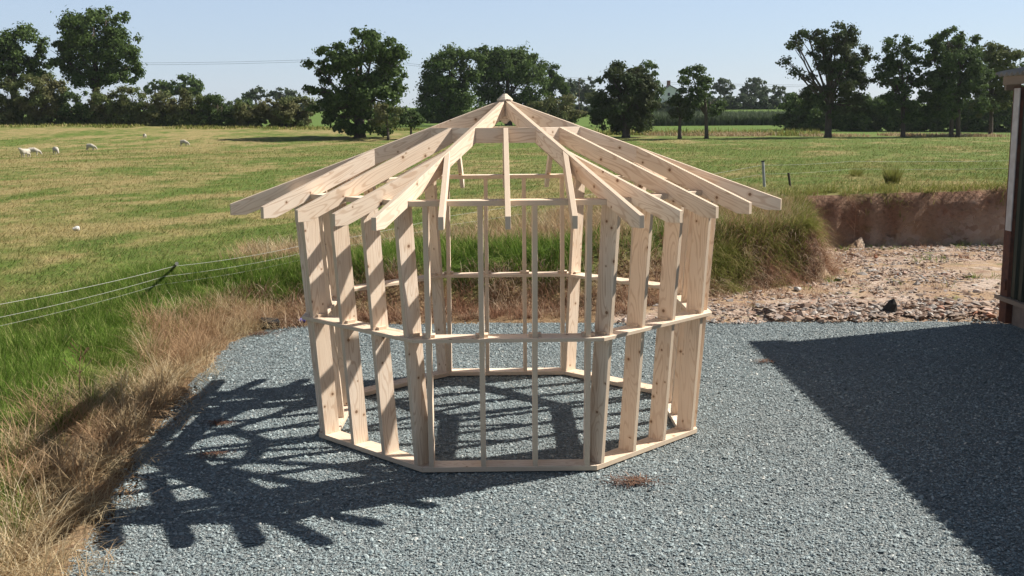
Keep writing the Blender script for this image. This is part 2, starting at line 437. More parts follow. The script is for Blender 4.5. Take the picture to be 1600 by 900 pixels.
def height(x, y):
    x = np.atleast_1d(np.asarray(x, float)); y = np.atleast_1d(np.asarray(y, float))
    ins = in_poly(x, y, YARD)
    wx = x + (vnoise(x, y, 0.9, 3)-0.5)*0.30 + (vnoise(x, y, 0.3, 13)-0.5)*0.14; wy = y + (vnoise(x, y, 1.7, 4)-0.5)*0.30 + (vnoise(x, y, 0.31, 14)-0.5)*0.16 + (vnoise(x, y, .16, 15)-.5)*.07
    d, H, W = foot_dist(wx, wy)
    d = np.where(ins, 0, d)
    D = y - CAM.y
    H = H + (np.interp(x, [-12, -5, -3, 2, 6, 12], [.34, .36, .5, .85, 1.0, 1.2]) - H)*sstep(.6, 4.0, d)
    b = sstep(17, 60, np.maximum(D, np.abs(x)*0.8))
    s = np.clip(d / W, 0, 1); s = s*s*(3-2*s)
    near = H + (vnoise(x, y, 2.2, 5)-0.5)*0.12*np.clip(d, 0, 1)
    z = s * (near*(1-b) + far_z(x, D)*b)
    z += (vnoise(x, y, 12, 6)-0.5)*0.12*sstep(2, 8, d)
    return z
def hz(x, y): return float(height([x], [y])[0])

def gridlines(fine0, fine1, step, lo, hi, g=1.13):
    a = list(np.arange(fine0, fine1, step)); s = step; v = a[-1]
    while v < hi: s *= g; v += s; a.append(v)
    s = step; v = a[0]; b = []
    while v > lo: s *= g; v -= s; b.append(v)
    return np.array(b[::-1] + a)
gx = gridlines(-9, 12.5, 0.11, -850, 850, 1.06); gy = gridlines(-7, 14.5, 0.11, -40, 950, 1.045)
X, Y = np.meshgrid(gx, gy); x = X.ravel(); y = Y.ravel()
z = height(x, y)
ins = in_poly(x, y, YARD); d, H, W = foot_dist(x, y)
z = z + np.where(ins, (vnoise(x, y, .45, 8)-.5)*0.05*np.clip(d, 0, 1) - .07*sstep(4.75, 4.2, y)*np.clip(d/.3, 0, 1), 0)
nx, ny = len(gx), len(gy)
idx = np.arange(nx*ny).reshape(ny, nx)
Fq = np.stack([idx[:-1, :-1], idx[:-1, 1:], idx[1:, 1:], idx[1:, :-1]], -1).reshape(-1, 4)
ground = np_obj('pasture_ground', np.stack([x, y, z], 1), [Fq], M['ground'], smooth=True)
tag(ground, kind='structure')
zone = np.zeros((len(x), 4), np.float32)
dd = np.where(ins, 0, d)
rub = np.where(ins, 1.0, 0.0)
zone[:, 1] = np.where(ins, 1.0, np.clip(1 - dd/0.25, 0, 1))
cut = sstep(2.5, 4.8, x) * sstep(6.0, 7.4, y)
zone[:, 2] = np.clip(1 - (dd - W*0.95)/0.25, 0, 1) * (dd > 0) * cut
zone[:, 0] = np.clip(1.4 - dd/.8, 0, 1) * (1 - cut) * np.where(ins & (x > 1.5), np.clip(1-d/0.5, 0, 1), 1)
zone[:, 0] = np.clip(zone[:, 0] + (vnoise(x, y, .5, 12)-.5)*.6*(zone[:, 0] > .05), 0, 1)
lush = (dd > 0)*sstep(.35, .7, dd)*np.clip((3.0 + (vnoise(x, y, 2.0, 45)-.5)*1.6 - dd)/.5, 0, 1)*(x < 5.5)
zone[:, 3] = lush
ca = ground.data.color_attributes.new('zone', 'FLOAT_COLOR', 'POINT')
ca.data.foreach_set('color', zone.ravel())

# gravel yard sheet with a ragged edge
GE = [(-2.95, -40), (-2.85, -4.0), (-2.9, -3.0), (-3.05, -1.9), (-3.3, 0.2), (-3.4, 1.6), (-3.5, 3.4), (-3.3, 4.35), (-2.6, 4.6), (-1, 4.62), (1.5, 4.52), (4, 4.42), (7, 4.30), (30, 4.2), (30, -40)]
def ragged(poly):
    out = []
    for i in range(len(poly)-3):
        a, b = Vector(poly[i]), Vector(poly[i+1]); n = max(2, int((b-a).length/0.07)) if (b-a).length < 12 else 8
        for k in range(n):
            p = a.lerp(b, k/n)
            w = (vnoise([p.x], [p.y], .35, 21)[0]-.5)*.34 + (vnoise([p.x], [p.y], .1, 22)[0]-.5)*.16
            nrm = Vector((b.y-a.y, -(b.x-a.x))).normalized()
            out.append((p.x + nrm.x*w, p.y + nrm.y*w))
    return out + poly[-3:]
GP = ragged(GE)
bm = bmesh.new()
f = bm.faces.new([bm.verts.new((p[0], p[1], -0.016)) for p in GP]); bmesh.ops.triangulate(bm, faces=[f])
me = bpy.data.meshes.new('gravel_yard'); bm.to_mesh(me); bm.free(); me.materials.append(M['gravel'])
for p in me.polygons:
    if p.normal.z < 0: p.flip()
gravel = link(bpy.data.objects.new('gravel_yard', me)); tag(gravel, kind='structure')

# ------------------------------------------------------------------ scattered stones
def chips(P, size, flat=0.35, seed=1):
    r = np.random.default_rng(seed); n = len(P)
    base = np.array([(1, 0, 0), (.3, .8, .1), (-.7, .6, -.1), (-.9, -.4, 0), (.2, -.9, .1), (.1, .05, 1), (-.1, 0, -1)], float)
    V = np.repeat(base[None], n, 0) * (1 + r.uniform(-.35, .35, (n, 7, 3)))
    V[:, :, 2] *= flat
    V *= size[:, None, None]; V[:, :, 0] *= r.uniform(.8, 1.5, n)[:, None]
    a = r.uniform(0, 2*np.pi, n); t = r.normal(0, .27, n); t2 = r.normal(0, .27, n)
    ca_, sa = np.cos(t), np.sin(t); z_ = V[:, :, 2]*ca_[:, None] + V[:, :, 0]*sa[:, None]; x_ = V[:, :, 0]*ca_[:, None] - V[:, :, 2]*sa[:, None]
    V[:, :, 0] = x_; V[:, :, 2] = z_
    ca_, sa = np.cos(t2), np.sin(t2); z_ = V[:, :, 2]*ca_[:, None] + V[:, :, 1]*sa[:, None]; y_ = V[:, :, 1]*ca_[:, None] - V[:, :, 2]*sa[:, None]
    V[:, :, 1] = y_; V[:, :, 2] = z_
    ca_, sa = np.cos(a)[:, None], np.sin(a)[:, None]; x_ = V[:, :, 0]*ca_ - V[:, :, 1]*sa; y_ = V[:, :, 0]*sa + V[:, :, 1]*ca_
    V[:, :, 0] = x_; V[:, :, 1] = y_
    V += P[:, None, :]
    fb = np.array([(0, 1, 5), (1, 2, 5), (2, 3, 5), (3, 4, 5), (4, 0, 5), (1, 0, 6), (2, 1, 6), (3, 2, 6), (4, 3, 6), (0, 4, 6)])
    Fc = (fb[None] + (np.arange(n)*7)[:, None, None]).reshape(-1, 3)
    return V.reshape(-1, 3), [Fc]

n = 430000
px = RNG.uniform(-3.7, 9.0, n); py = RNG.uniform(-4.9, 4.8, n)
D_ = py - CAM.y
keep = in_poly(px, py, GE) & (np.abs(px) < D_*0.50 + 1.2)
keep |= (RNG.uniform(size=n) < .10) & (np.abs(px) < D_*.5+1.2) & (py < 5.0)
px, py = px[keep], py[keep]
P = np.stack([px, py, np.full(len(px), -0.013) + RNG.uniform(-.004, .005, len(px))], 1)
sz = np.clip(RNG.lognormal(math.log(.0076), .36, len(px)), .0045, .021)
V_, F_ = chips(P, sz, .42, 3)
tag(np_obj('slate_chippings', V_, F_, M['chip']), kind='stuff')
n = 1500
px = RNG.uniform(-3.3, 7, n); py = RNG.uniform(-4.6, 4.4, n); k = in_poly(px, py, GE) & (vnoise(px, py, 1.5, 33) > .4); px, py = px[k], py[k]
V_, F_ = chips(np.stack([px, py, np.full(len(px), -.004)], 1), np.clip(RNG.lognormal(math.log(.016), .25, len(px)), .012, .024), .5, 8)
tag(np_obj('coarse_slate', V_, F_, M['chip']), kind='stuff')

# rubble
n = 22000
px = RNG.uniform(1.5, 12, n); py = RNG.uniform(4.3, 12.8, n)
keep = in_poly(px, py, YARD) & (vnoise(px, py, .9, 31) + RNG.uniform(-.3, .3, n) > .40)
px, py = px[keep], py[keep]
ridge = np.exp(-((py-5.1)/.45)**2) * sstep(3.6, 4.6, px) 
sz = np.clip(RNG.lognormal(math.log(.022), .5, len(px)), .010, .09) * (1+.5*ridge)
P = np.stack([px, py, ridge*.09*RNG.uniform(.2, 1, len(px)) + .008], 1)
V_, F_ = chips(P, sz, .45, 5)
tag(np_obj('rubble_stones', V_, F_, M['rubble']), kind='stuff')
n = 2600
px = RNG.uniform(3.7, 6.9, n); py = RNG.normal(5.05, .28, n); k = py > 4.5; px, py = px[k], py[k]
P = np.stack([px, py, .02 + .10*np.exp(-((py-5.1)/.3)**2)*RNG.uniform(.2, 1, len(px))], 1)
V_, F_ = chips(P, np.clip(RNG.lognormal(math.log(.034), .45, len(px)), .014, .09), .4, 6)
tag(np_obj('rubble_heap', V_, F_, M['rubble']), kind='stuff')

# ------------------------------------------------------------------ grass blades
def blades(px, py, pz, h, w, ang, lean, droop=0.0, seed=0):
    r = np.random.default_rng(seed); n = len(px)
    ts = np.array([0, .38, .72, 1.0]); ws = np.array([1, .85, .5, 0])
    dx, dy = np.cos(ang), np.sin(ang)
    face = ang + np.pi/2 + r.normal(0, .6, n)
    fx, fy = np.cos(face), np.sin(face)
    V = np.zeros((n, 7, 3)); k = 0
    for i, t in enumerate(ts):
        hor = h*(lean*t*(0.35+0.65*t)); ver = h*(t*np.sqrt(np.clip(1-(lean*.55)**2, .12, 1)) - droop*lean*t**3*.55)
        cx_ = px + dx*hor; cy_ = py + dy*hor; cz_ = pz + ver
        if i < 3:
            V[:, k, 0] = cx_ - fx*w*ws[i]/2; V[:, k, 1] = cy_ - fy*w*ws[i]/2; V[:, k, 2] = cz_
            V[:, k+1, 0] = cx_ + fx*w*ws[i]/2; V[:, k+1, 1] = cy_ + fy*w*ws[i]/2; V[:, k+1, 2] = cz_
            k += 2
        else:
            V[:, k, 0] = cx_; V[:, k, 1] = cy_; V[:, k, 2] = cz_
    o = (np.arange(n)*7)[:, None, None]
    q = (np.array([(0, 1, 3, 2), (2, 3, 5, 4)])[None] + o).reshape(-1, 4)
    t3 = (np.array([(4, 5, 6)])[None] + o).reshape(-1, 3)
    return V.reshape(-1, 3), [q, t3]

def scatter(n, x0, x1, y0, y1, test, seed):
    r = np.random.default_rng(seed); px = r.uniform(x0, x1, n); py = r.uniform(y0, y1, n)
    D = py - CAM.y
    k = (np.abs(px-CAM.x) < D*.5 + 1.6) & (D > 3.6) & test(px, py, r)
    return px[k], py[k], r

def foot_d(px, py):
    ins = in_poly(px, py, YARD); d, H, W = foot_dist(px, py); return np.where(ins, -d, d), H, W

def tuft_pts(ntuft, x0, x1, y0, y1, test, per, spread, seed):
    tx, ty, r = scatter(ntuft, x0, x1, y0, y1, test, seed)
    m = len(tx); k = r.integers(int(per*.5), int(per*1.5)+1, m)
    i = np.repeat(np.arange(m), k)
    sp = np.repeat(r.uniform(.5, 1.3, m)*spread, k)
    a = r.uniform(0, 2*np.pi, len(i)); q = np.sqrt(r.uniform(0, 1, len(i)))*sp
    return tx[i]+np.cos(a)*q, ty[i]+np.sin(a)*q, a, q/np.maximum(sp, 1e-6), r.uniform(.55, 1.25, m)[i], r

# 1 dry tussocks along the left verge, arching out of each clump
def t_dry(px, py, r):
    d, H, W = foot_d(px, py)
    band = (d > -.02) & (d < .64 + (vnoise(px, py, 1.2, 41)-.5)*.6 + sstep(2, 4, py)*.3)
    return band & (px < -1.8) & (py < 5.0) & (r.uniform(size=len(px)) < .45 + .55*vnoise(px, py, .7, 42))
bx, by, a, q, th, r = tuft_pts(3600, -6, -2.2, -6, 5.2, t_dry, 26, .13, 51)
n = len(bx); hgt = th*r.uniform(.22, .52, n); ang = a + r.normal(0, .7, n)
V_, F_ = blades(bx, by, height(bx, by)-.02, hgt, r.uniform(.0035, .0075, n), ang, np.clip(.35+.85*q*r.uniform(.4, 1.3, n), .15, 1.4), .6, 1)
tag(np_obj('dry_verge_grass', V_, F_, M['dry']), kind='stuff')
# straw matted on the gravel edge
def t_mat(px, py, r):
    d, H, W = foot_d(px, py); return (d > -.55*vnoise(px, py, .5, 43)**1.5) & (d < .35) & (px < -1.5)
bx, by, r = scatter(16000, -5, -1.5, -6, 5.2, t_mat, 52); n = len(bx)
V_, F_ = blades(bx, by, height(bx, by)+.03, r.uniform(.08, .28, n), r.uniform(.003, .006, n), r.uniform(0, 6.28, n), r.uniform(1.0, 1.6, n), .5, 2)
tag(np_obj('matted_straw', V_, F_, M['dry']), kind='stuff')

# 2 lush green grass behind it
def t_green(px, py, r):
    d, H, W = foot_d(px, py)
    lo = .40 + (vnoise(px, py, 1.1, 44)-.5)*.5 + sstep(2, 4, py)*.2; hi = 3.0 + (vnoise(px, py, 2.0, 45)-.5)*1.6 + sstep(2, -4, py)*1.6
    return (d > lo) & (d < hi) & (px < -1)
bx, by, a, q, th, r = tuft_pts(7500, -9, -2, -5.5, 8, t_green, 24, .12, 53)
n = len(bx); hgt = th*r.uniform(.12, .28, n)
V_, F_ = blades(bx, by, height(bx, by)-.02, hgt, r.uniform(.004, .008, n), a + r.normal(.3, .8, n), np.clip(.2+.6*q*r.uniform(.4, 1.2, n), .1, 1), .4, 3)
tag(np_obj('green_verge_grass', V_, F_, M['green']), kind='stuff')

# 3 dead brown weeds on the slope behind the frame
def t_weed(px, py, r):
    d, H, W = foot_d(px, py); e = np.where(px > 2.0, -.05, -.35)
    return (d > e) & (d < .84 + (vnoise(px, py, .8, 46)-.5)*.5) & (px > -3.9) & (px < 3.4) & (py > 4.3)
bx, by, a, q, th, r = tuft_pts(3400, -4, 3.6, 4.3, 9, t_weed, 15, .12, 54)
n = len(bx); hgt = th*r.uniform(.10, .30, n)
V_, F_ = blades(bx, by, height(bx, by)-.01, hgt, r.uniform(.005, .011, n), r.uniform(0, 6.28, n), r.uniform(.3, 1.3, n), .6, 4)
tag(np_obj('dead_weeds', V_, F_, M['weed']), kind='stuff')

# 4 tall grass on the lip behind the frame
def t_lip(px, py, r):
    d, H, W = foot_d(px, py)
    return (d > .68 + (vnoise(px, py, .8, 46)-.5)*.5) & (d < 5.2) & (px > -4.6) & (px < 5.5) & (py > 5) & (r.uniform(size=len(px)) < .35+.65*vnoise(px, py, 1.1, 47))
bx, by, a, q, th, r = tuft_pts(6500, -5, 6, 5, 13.5, t_lip, 22, .14, 55)
n = len(bx); hgt = th*r.uniform(.16, .40, n)
gsel = vnoise(bx, by, 1.6, 48) + r.uniform(-.12, .12, n) - sstep(1.6, 3.6, foot_d(bx, by)[0])*.35 > .47
for sel, nm, mt, sd in ((gsel, 'green_bank_grass', 'green', 5), (~gsel, 'straw_bank_grass', 'dry', 6)):
    V_, F_ = blades(bx[sel], by[sel], height(bx[sel], by[sel])-.02, hgt[sel], r.uniform(.006, .011, sel.sum()), (a + r.normal(.4, .8, n))[sel], np.clip(.2+.7*q*r.uniform(.4, 1.3, n), .1, 1.1)[sel], .5, sd)
    tag(np_obj(nm, V_, F_, M[mt]), kind='stuff')

# 5 rank grass hanging over the mound and over the cut
def t_mound(px, py, r):
    d, H, W = foot_d(px, py); return (d > .30) & (d < 2.4) & (px > 2.9) & (px < 7) & (py > 6) & (py < 11.2)
bx, by, a, q, th, r = tuft_pts(2300, 2.8, 7, 6, 11.5, t_mound, 30, .16, 56)
n = len(bx); hgt = th*r.uniform(.25, .55, n)
out_a = -0.9 + r.normal(0, .9, n)
hgt = hgt*.8; ang = np.where(r.uniform(size=n) < .55, out_a, a); dsel = (r.uniform(size=n) < .65*sstep(.35, .9, foot_d(bx, by)[0]))
for sel, nm, mt, sd in ((~dsel, 'rank_mound_grass', 'olive', 7), (dsel, 'dry_mound_grass', 'dry', 27)):
    V_, F_ = blades(bx[sel], by[sel], height(bx[sel], by[sel])-.02, hgt[sel], r.uniform(.006, .012, sel.sum()), ang[sel], np.clip(.2+.75*r.uniform(.1, 1.2, sel.sum()), .1, 1.15), .8, sd)
    tag(np_obj(nm, V_, F_, M[mt]), kind='stuff')
def t_cut(px, py, r):
    d, H, W = foot_d(px, py); return (d > W*.75) & (d < 1.5) & (px > 6.0) & (py > 9)
bx, by, a, q, th, r = tuft_pts(1500, 6, 16, 9, 15.5, t_cut, 22, .16, 57)
n = len(bx); hgt = th*r.uniform(.14, .38, n)
V_, F_ = blades(bx, by, height(bx, by)-.02, hgt, r.uniform(.008, .015, n), np.where(r.uniform(size=n) < .6, -1.5+r.normal(0, .5, n), a), r.uniform(.3, 1.2, n), 1.3, 8)
tag(np_obj('overhanging_bank_grass', V_, F_, M['olive']), kind='stuff')
def t_face(px, py, r):
    d, H, W = foot_d(px, py); return (d > .0) & (d < .55) & (px > 2.6) & (px < 6.3) & (py > 5.8) & (py < 9.4)
bx, by, a, q, th, r = tuft_pts(2600, 2.6, 6.4, 5.8, 9.5, t_face, 16, .10, 66)
n = len(bx); hgt = th*r.uniform(.10, .34, n); fs = vnoise(bx, by, .5, 67) + r.uniform(-.2, .2, n) > .44 + .5*sstep(.1, .4, foot_d(bx, by)[0]) - .3
for sel, nm, mt, sd in ((fs, 'hanging_dead_grass', 'weed', 21), (~fs, 'hanging_dark_grass', 'olive', 22)):
    V_, F_ = blades(bx[sel], by[sel], height(bx[sel], by[sel]), hgt[sel], r.uniform(.006, .011, sel.sum()), (-.95 + r.normal(0, .7, n))[sel], r.uniform(.7, 1.5, sel.sum()), 1.3, sd)
    tag(np_obj(nm, V_, F_, M[mt]), kind='stuff')
def t_bank(px, py, r):
    d, H, W = foot_d(px, py); return (d > -.05) & (d < .45) & (px > 6.0) & (py > 9)
bx, by, a, q, th, r = tuft_pts(1300, 6, 16, 9, 15, t_bank, 9, .12, 68)
n = len(bx)
V_, F_ = blades(bx, by, height(bx, by), th*r.uniform(.08, .30, n), r.uniform(.006, .011, n), -1.5+r.normal(0, .7, n), r.uniform(.3, 1.5, n), 1.2, 23)
tag(np_obj('bank_face_roots', V_, F_, M['weed']), kind='stuff')
# low green and dead weeds at the foot of the cut and across the rubble
def t_rub(px, py, r):
    d, H, W = foot_d(px, py)
    near = (d < 0) & (d > -.55) & (py > 8) & (r.uniform(size=len(px)) < .9)
    patch = (d < 0) & (vnoise(px, py, .8, 61) > .70) & (py > 4.9)
    edge = (d < .1) & (d > -.9) & (px > 2.6) & (px < 6) & (py > 5)
    return (near | patch | edge) & (px > 2.0)
bx, by, a, q, th, r = tuft_pts(1100, 2, 13, 4.6, 13.2, t_rub, 14, .12, 58)
n = len(bx); hgt = th*r.uniform(.05, .17, n); gs = (vnoise(bx, by, .7, 62) > .5) & (by > 7)
for sel, nm, mt, sd in ((gs, 'low_green_weeds', 'green', 9), (~gs, 'low_dead_weeds', 'weed', 10)):
    V_, F_ = blades(bx[sel], by[sel], height(bx[sel], by[sel])-.005, hgt[sel], r.uniform(.006, .012, sel.sum()), a[sel], r.uniform(.3, 1.2, sel.sum()), .6, sd)
    tag(np_obj(nm, V_, F_, M[mt]), kind='stuff')

# 6 pasture sward: tufts grow sparser and coarser with distance
def mat_sward():
    m, nt, out = new_mat('pasture_sward'); g = G(nt)
    geo = g.n('ShaderNodeNewGeometry'); col = field_color(g, geo.outputs['Position'])
    col = g.mix(g.mapr(geo.outputs['Random Per Island'], 0, 1, 0, .55), col, g.mix(geo.outputs['Random Per Island'], rgb(.10, .14, .03), rgb(.50, .40, .20)), 'MIX')
    d = g.n('ShaderNodeBsdfDiffuse'); g.set(d.inputs[0], col); t = g.n('ShaderNodeBsdfTranslucent'); g.set(t.inputs[0], col)
    mx = g.n('ShaderNodeMixShader'); mx.inputs[0].default_value = .25
    nt.links.new(d.outputs[0], mx.inputs[1]); nt.links.new(t.outputs[0], mx.inputs[2]); nt.links.new(mx.outputs[0], out.inputs[0])
    return m
M['sward'] = mat_sward()
r = np.random.default_rng(77); n = 230000
D_ = 12.0 * (115/12.0)**(r.uniform(0, 1, n)**1.15); u = r.uniform(-.72, .72, n)
bx = CAM.x + u*D_; by = CAM.y + D_
d, H, W = foot_d(bx, by); k = d > 1.7; bx, by, D_ = bx[k], by[k], D_[k]; n = len(bx)
V_, F_ = blades(bx, by, height(bx, by)-.01, r.uniform(.06, .16, n)*(1+D_/120), r.uniform(.005, .008, n)*(1+D_/20), r.normal(.6, 1.2, n), r.uniform(.7, 1.6, n), .5, 11)
tag(np_obj('pasture_sward', V_, F_, M['sward']), kind='stuff')

# ------------------------------------------------------------------ the gazebo frame
T8 = math.tan(math.pi/8); C8 = math.cos(math.pi/8); S8 = math.sin(math.pi/8)
t = 0.036
W0, WM, WT = 1.25, 1.3258, 1.3708; ZM, ZT = 0.9885, 1.9509
AP = lambda w: w/2/T8
A0, AT = AP(W0), AP(WT); AM = AP(WM)
LEAN = (AT - A0)/ZT
SD = 0.14; PW = 0.152
ZAP = 2.4242 + 0.345*0.6582; SH = 0.345; SC = SH/C8
gz = empty('gazebo_frame', (0, 0, 0.0))
tag(gz, 'octagonal open timber gazebo frame with bare rafters standing on blue grey gravel', 'gazebo frame')

def board(name, pm, pp, thick=t):
    """prism: polygon pm on local -Y side, pp on +Y side (same count), in metres after S"""
    n = len(pm); V = [(a*S, -thick*S/2, b*S) for a, b in pm] + [(a*S, thick*S/2, b*S) for a, b in pp]
    Fs = [tuple(range(n)), tuple(range(2*n-1, n-1, -1))] + [(i, i+n, (i+1) % n + n, (i+1) % n) for i in range(n)]
    me = bpy.data.meshes.new(name); me.from_pydata(V, [], Fs)
    bm = bmesh.new(); bm.from_mesh(me); bmesh.ops.recalc_face_normals(bm, faces=bm.faces)
    bmesh.ops.bevel(bm, geom=bm.edges[:], offset=.0015, segments=1, affect='EDGES')
    bm.to_mesh(me); bm.free()
    me.materials.append(M['wood']); return me

def place(name, me, ex, ez, org, parent=gz):
    ex = Vector(ex).normalized(); ez = Vector(ez).normalized(); ey = ez.cross(ex)
    o = bpy.data.objects.new(name, me); link(o, parent)
    m = Matrix((ex, ey, ez)).transposed().to_4x4(); m.translation = Vector(org)*S
    o.matrix_basis = m; return o

def wallax(i):   # outward normal and tangent of wall i; 0 faces the camera
    a = -math.pi/2 + i*math.pi/4
    n = Vector((math.cos(a), math.sin(a), 0)); return n, Vector((-n.y, n.x, 0))

def plate(w, wd):  # mitred flat board: local X along wall, local Z outward
    h0 = w/2 - .0008; h1 = w/2 - wd*T8 - .0008
    p = [(-h0, 0), (h0, 0), (h1, -wd), (-h1, -wd)]; return p
me_bp = board('bottom_plate', plate(W0, PW), plate(W0, PW))
me_tp = board('top_plate', plate(WT, PW), plate(WT, PW))
me_mr = board('mid_rail', plate(WM, .172), plate(WM, .172), .026)
st_pts = []
z0, z1 = t, ZT - t
o0 = A0 + LEAN*z0 - .004; o1 = A0 + LEAN*z1 - .004
st_pts = [(z0, o0), (z1, o1), (z1, o1-SD), (z0, o0-SD)]
me_st = board('stud', st_pts, st_pts)
mpeg = MB(); mpeg.box(-.013*S, .013*S, -.011*S, .011*S, -.035*S, .035*S)
me_pg = mpeg.mesh('peg', M['wood'])
# rafters
dv = 0.122; tailh = 0.083
def rafter_poly(a0, a1, slope, aplate):
    top = lambda a: ZAP - slope*a
    bot = lambda a: top(a) - dv
    zt = top(a1); zb = zt - tailh
    a_cl = a1 - max(0.0, (dv - tailh))/slope if False else a1 - (dv - tailh)/slope
    # level soffit cut from the tail to where it meets the sloping underside
    a_cross = (ZAP - dv - ZT)/slope
    pts = [(a0, top(a0)), (a1, zt), (a1, zb), (a_cl, bot(a_cl))]
    if a_cl > aplate: pts.append((aplate+.001, bot(aplate)))
    else: pts[-1] = (aplate+.001, zb)
    pts += [(aplate+.001, ZT+.001), (min(a_cross, aplate-.02), ZT+.001), (a0, bot(a0))]
    return pts
def slope_local(pts, slope):
    """rotate (a,z) so that local X runs down the slope"""
    th = math.atan(slope); c, s = math.cos(th), math.sin(th)
    return [((a)*c - (z-ZAP)*s, (a)*s + (z-ZAP)*c) for a, z in pts]
RT = 2.2326; ATAIL = RT*C8; RR = 0.6582; AR = RR*C8
hp = slope_local(rafter_poly(.049, RT, SH, AT/C8), SH); me_hip = board('hip_rafter', hp, hp)
cp = slope_local(rafter_poly(AR+.0006, ATAIL, SC, AT), SC); me_com = board('common_rafter', cp, cp)
TJ = RT*S8*2/4
def jack(sign):
    res = []
    for side in (-1, 1):
        # local +Y = ez x ex ; for radial ex and up ez this is +tangent direction
        us = abs(sign*TJ + side*t/2)
        res.append(slope_local(rafter_poly(us/T8 + t/2/S8 + .001, ATAIL, SC, AT), SC))
    return board('jack_rafter', res[0], res[1])
me_jk = {1: jack(1), -1: jack(-1)}
rd = .115; zr_ = ZAP - SC*AR
ho = AR*T8 - t/2/C8 - .0006; hi = (AR-t)*T8 - t/2/C8 - .0006
# local +Y = ez x ex = z x tangent = -normal -> +Y is inward
rp = lambda h: [(-h, 0), (h, 0), (h, -rd), (-h, -rd)]
me_ring = board('ring_beam', rp(ho), rp(hi))
Z = Vector((0, 0, 1))
for i in range(8):
    n, u = wallax(i)
    place('bottom_plate', me_bp, u, n, n*A0 + Z*(t/2))
    place('top_plate', me_tp, u, n, n*AT + Z*(ZT - t/2))
    mr = place('mid_rail', me_mr, u, n, n*AM + Z*(ZM - .013))
    for k in (-.557, -.1855, .1855, .557):
        place('stud', me_st, Z, n, u*k)
        for sg in (-1, 1):
            pg = bpy.data.objects.new('peg', me_pg); link(pg, mr)
            pg.location = Vector(((k + sg*(t/2+.0135)), 0.024 * (1 if n.cross(u).z > 0 else -1), -.085))*S
    place('ring_beam', me_ring, u, Z, n*(AR - t/2) + Z*zr_)
    ex = n*math.cos(math.atan(SC)) - Z*math.sin(math.atan(SC)); ez = n*math.sin(math.atan(SC)) + Z*math.cos(math.atan(SC))
    place('common_rafter', me_com, ex, ez, Z*ZAP)
    for sg in (-1, 1):
        place('jack_rafter', me_jk[sg], ex, ez, Z*ZAP + u*(TJ*sg))
    a = -math.pi/2 - math.pi/8 + i*math.pi/4; rd_ = Vector((math.cos(a), math.sin(a), 0))
    ex = rd_*math.cos(math.atan(SH)) - Z*math.sin(math.atan(SH)); ez = rd_*math.sin(math.atan(SH)) + Z*math.cos(math.atan(SH))
    place('hip_rafter', me_hip, ex, ez, Z*ZAP)
def octa(zs, rs, name):
    mb = MB(); V = []; Fs = []
    for z_, r_ in zip(zs, rs):
        for k in range(8):
            a = k*math.pi/4; V.append((r_*math.cos(a)*S, r_*math.sin(a)*S, z_*S))
    for i in range(len(zs)-1):
        for k in range(8): Fs.append((i*8+k, i*8+(k+1) % 8, (i+1)*8+(k+1) % 8, (i+1)*8+k))
    Fs += [tuple(reversed(range(8))), tuple(range((len(zs)-1)*8, len(zs)*8))]
    mb.add(V, Fs); return mb
octa([2.450, 2.485, ZAP-.03], [.012, .048, .048], 'k').obj('king_post', M['wood'], gz)
octa([2.636, 2.646, 2.649, 2.690, 2.692], [.065, .065, .063, .018, .016], 'c').obj('finial_cap', M['wood'], gz)

# ------------------------------------------------------------------ shed on the right
BX, BY = 6.80, 4.28
bar = empty('shed', (BX, BY, 0)); bar.rotation_euler = (0, 0, -ROT)
tag(bar, 'dark green steel clad shed with rusty corner post and corrugated roof', 'shed')
L = 14.5; EH = 3.30
# box profile cladding: west wall and north gable
def profile_wall(length, h0, h1fn, z0, axis):
    V = []; Fs = []; pitch = .20; s = 0; prof = []
    while s < length:
        for ds, dep in ((0, 0), (.07, 0), (.09, .035), (.17, .035), (.19, 0)):
            if s+ds <= length: prof.append((s+ds, dep))
        s += pitch
    for s_, dep in prof:
        V += [(s_, dep, z0), (s_, dep, h1fn(s_))]
    for k in range(len(prof)-1): Fs.append((2*k, 2*k+2, 2*k+3, 2*k+1))
    return V, Fs
V, Fs = profile_wall(L, 0, lambda s: EH-.12, .33, 0)
mb = MB(); mb.add([(-.02-d_, -.18-s_, z_) for s_, d_, z_ in V], Fs); mb.obj('wall_cladding', M['shed_green'], bar)
V, Fs = profile_wall(6.0, 0, lambda s: EH-.14 + s*.21, .33, 0)
mb = MB(); mb.add([(.10+s_, .02+d_, z_) for s_, d_, z_ in V], Fs); mb.obj('gable_cladding', M['shed_green'], bar)
mb = MB(); mb.box(.03, .28, -L, -.10, -.1, .30); mb.box(.29, 6.0, -.24, 0.0, -.1, .30); mb.obj('concrete_plinth', M['concrete'], bar)
mb = MB(); mb.box(-.06, .06, -.16, .04, 0, EH-.16); mb.obj('corner_post', M['rust'], bar, bevel=.004)
mb = MB(); mb.box(-.075, -.062, -.175, -.02, 1.25, EH-.18); mb.obj('painted_flashing', M['white_paint'], bar)
mb = MB(); mb.box(-.085, -.062, -.14, -.05, .45, .58); mb.obj('latch_plate', M['rust'], bar)
mb = MB(); mb.box(-.10, .0, -L, .12, .30, .36); mb.obj('drip_rail', M['oldwood'], bar)
mb = MB(); mb.box(-.13, -.09, -L, .20, EH-.13, EH-.02); mb.obj('fascia', M['oldwood'], bar)
mb = MB(); mb.box(-.11, .09, .14, .19, EH-.20, EH-.12); mb.obj('barge_end', M['oldwood'], bar)
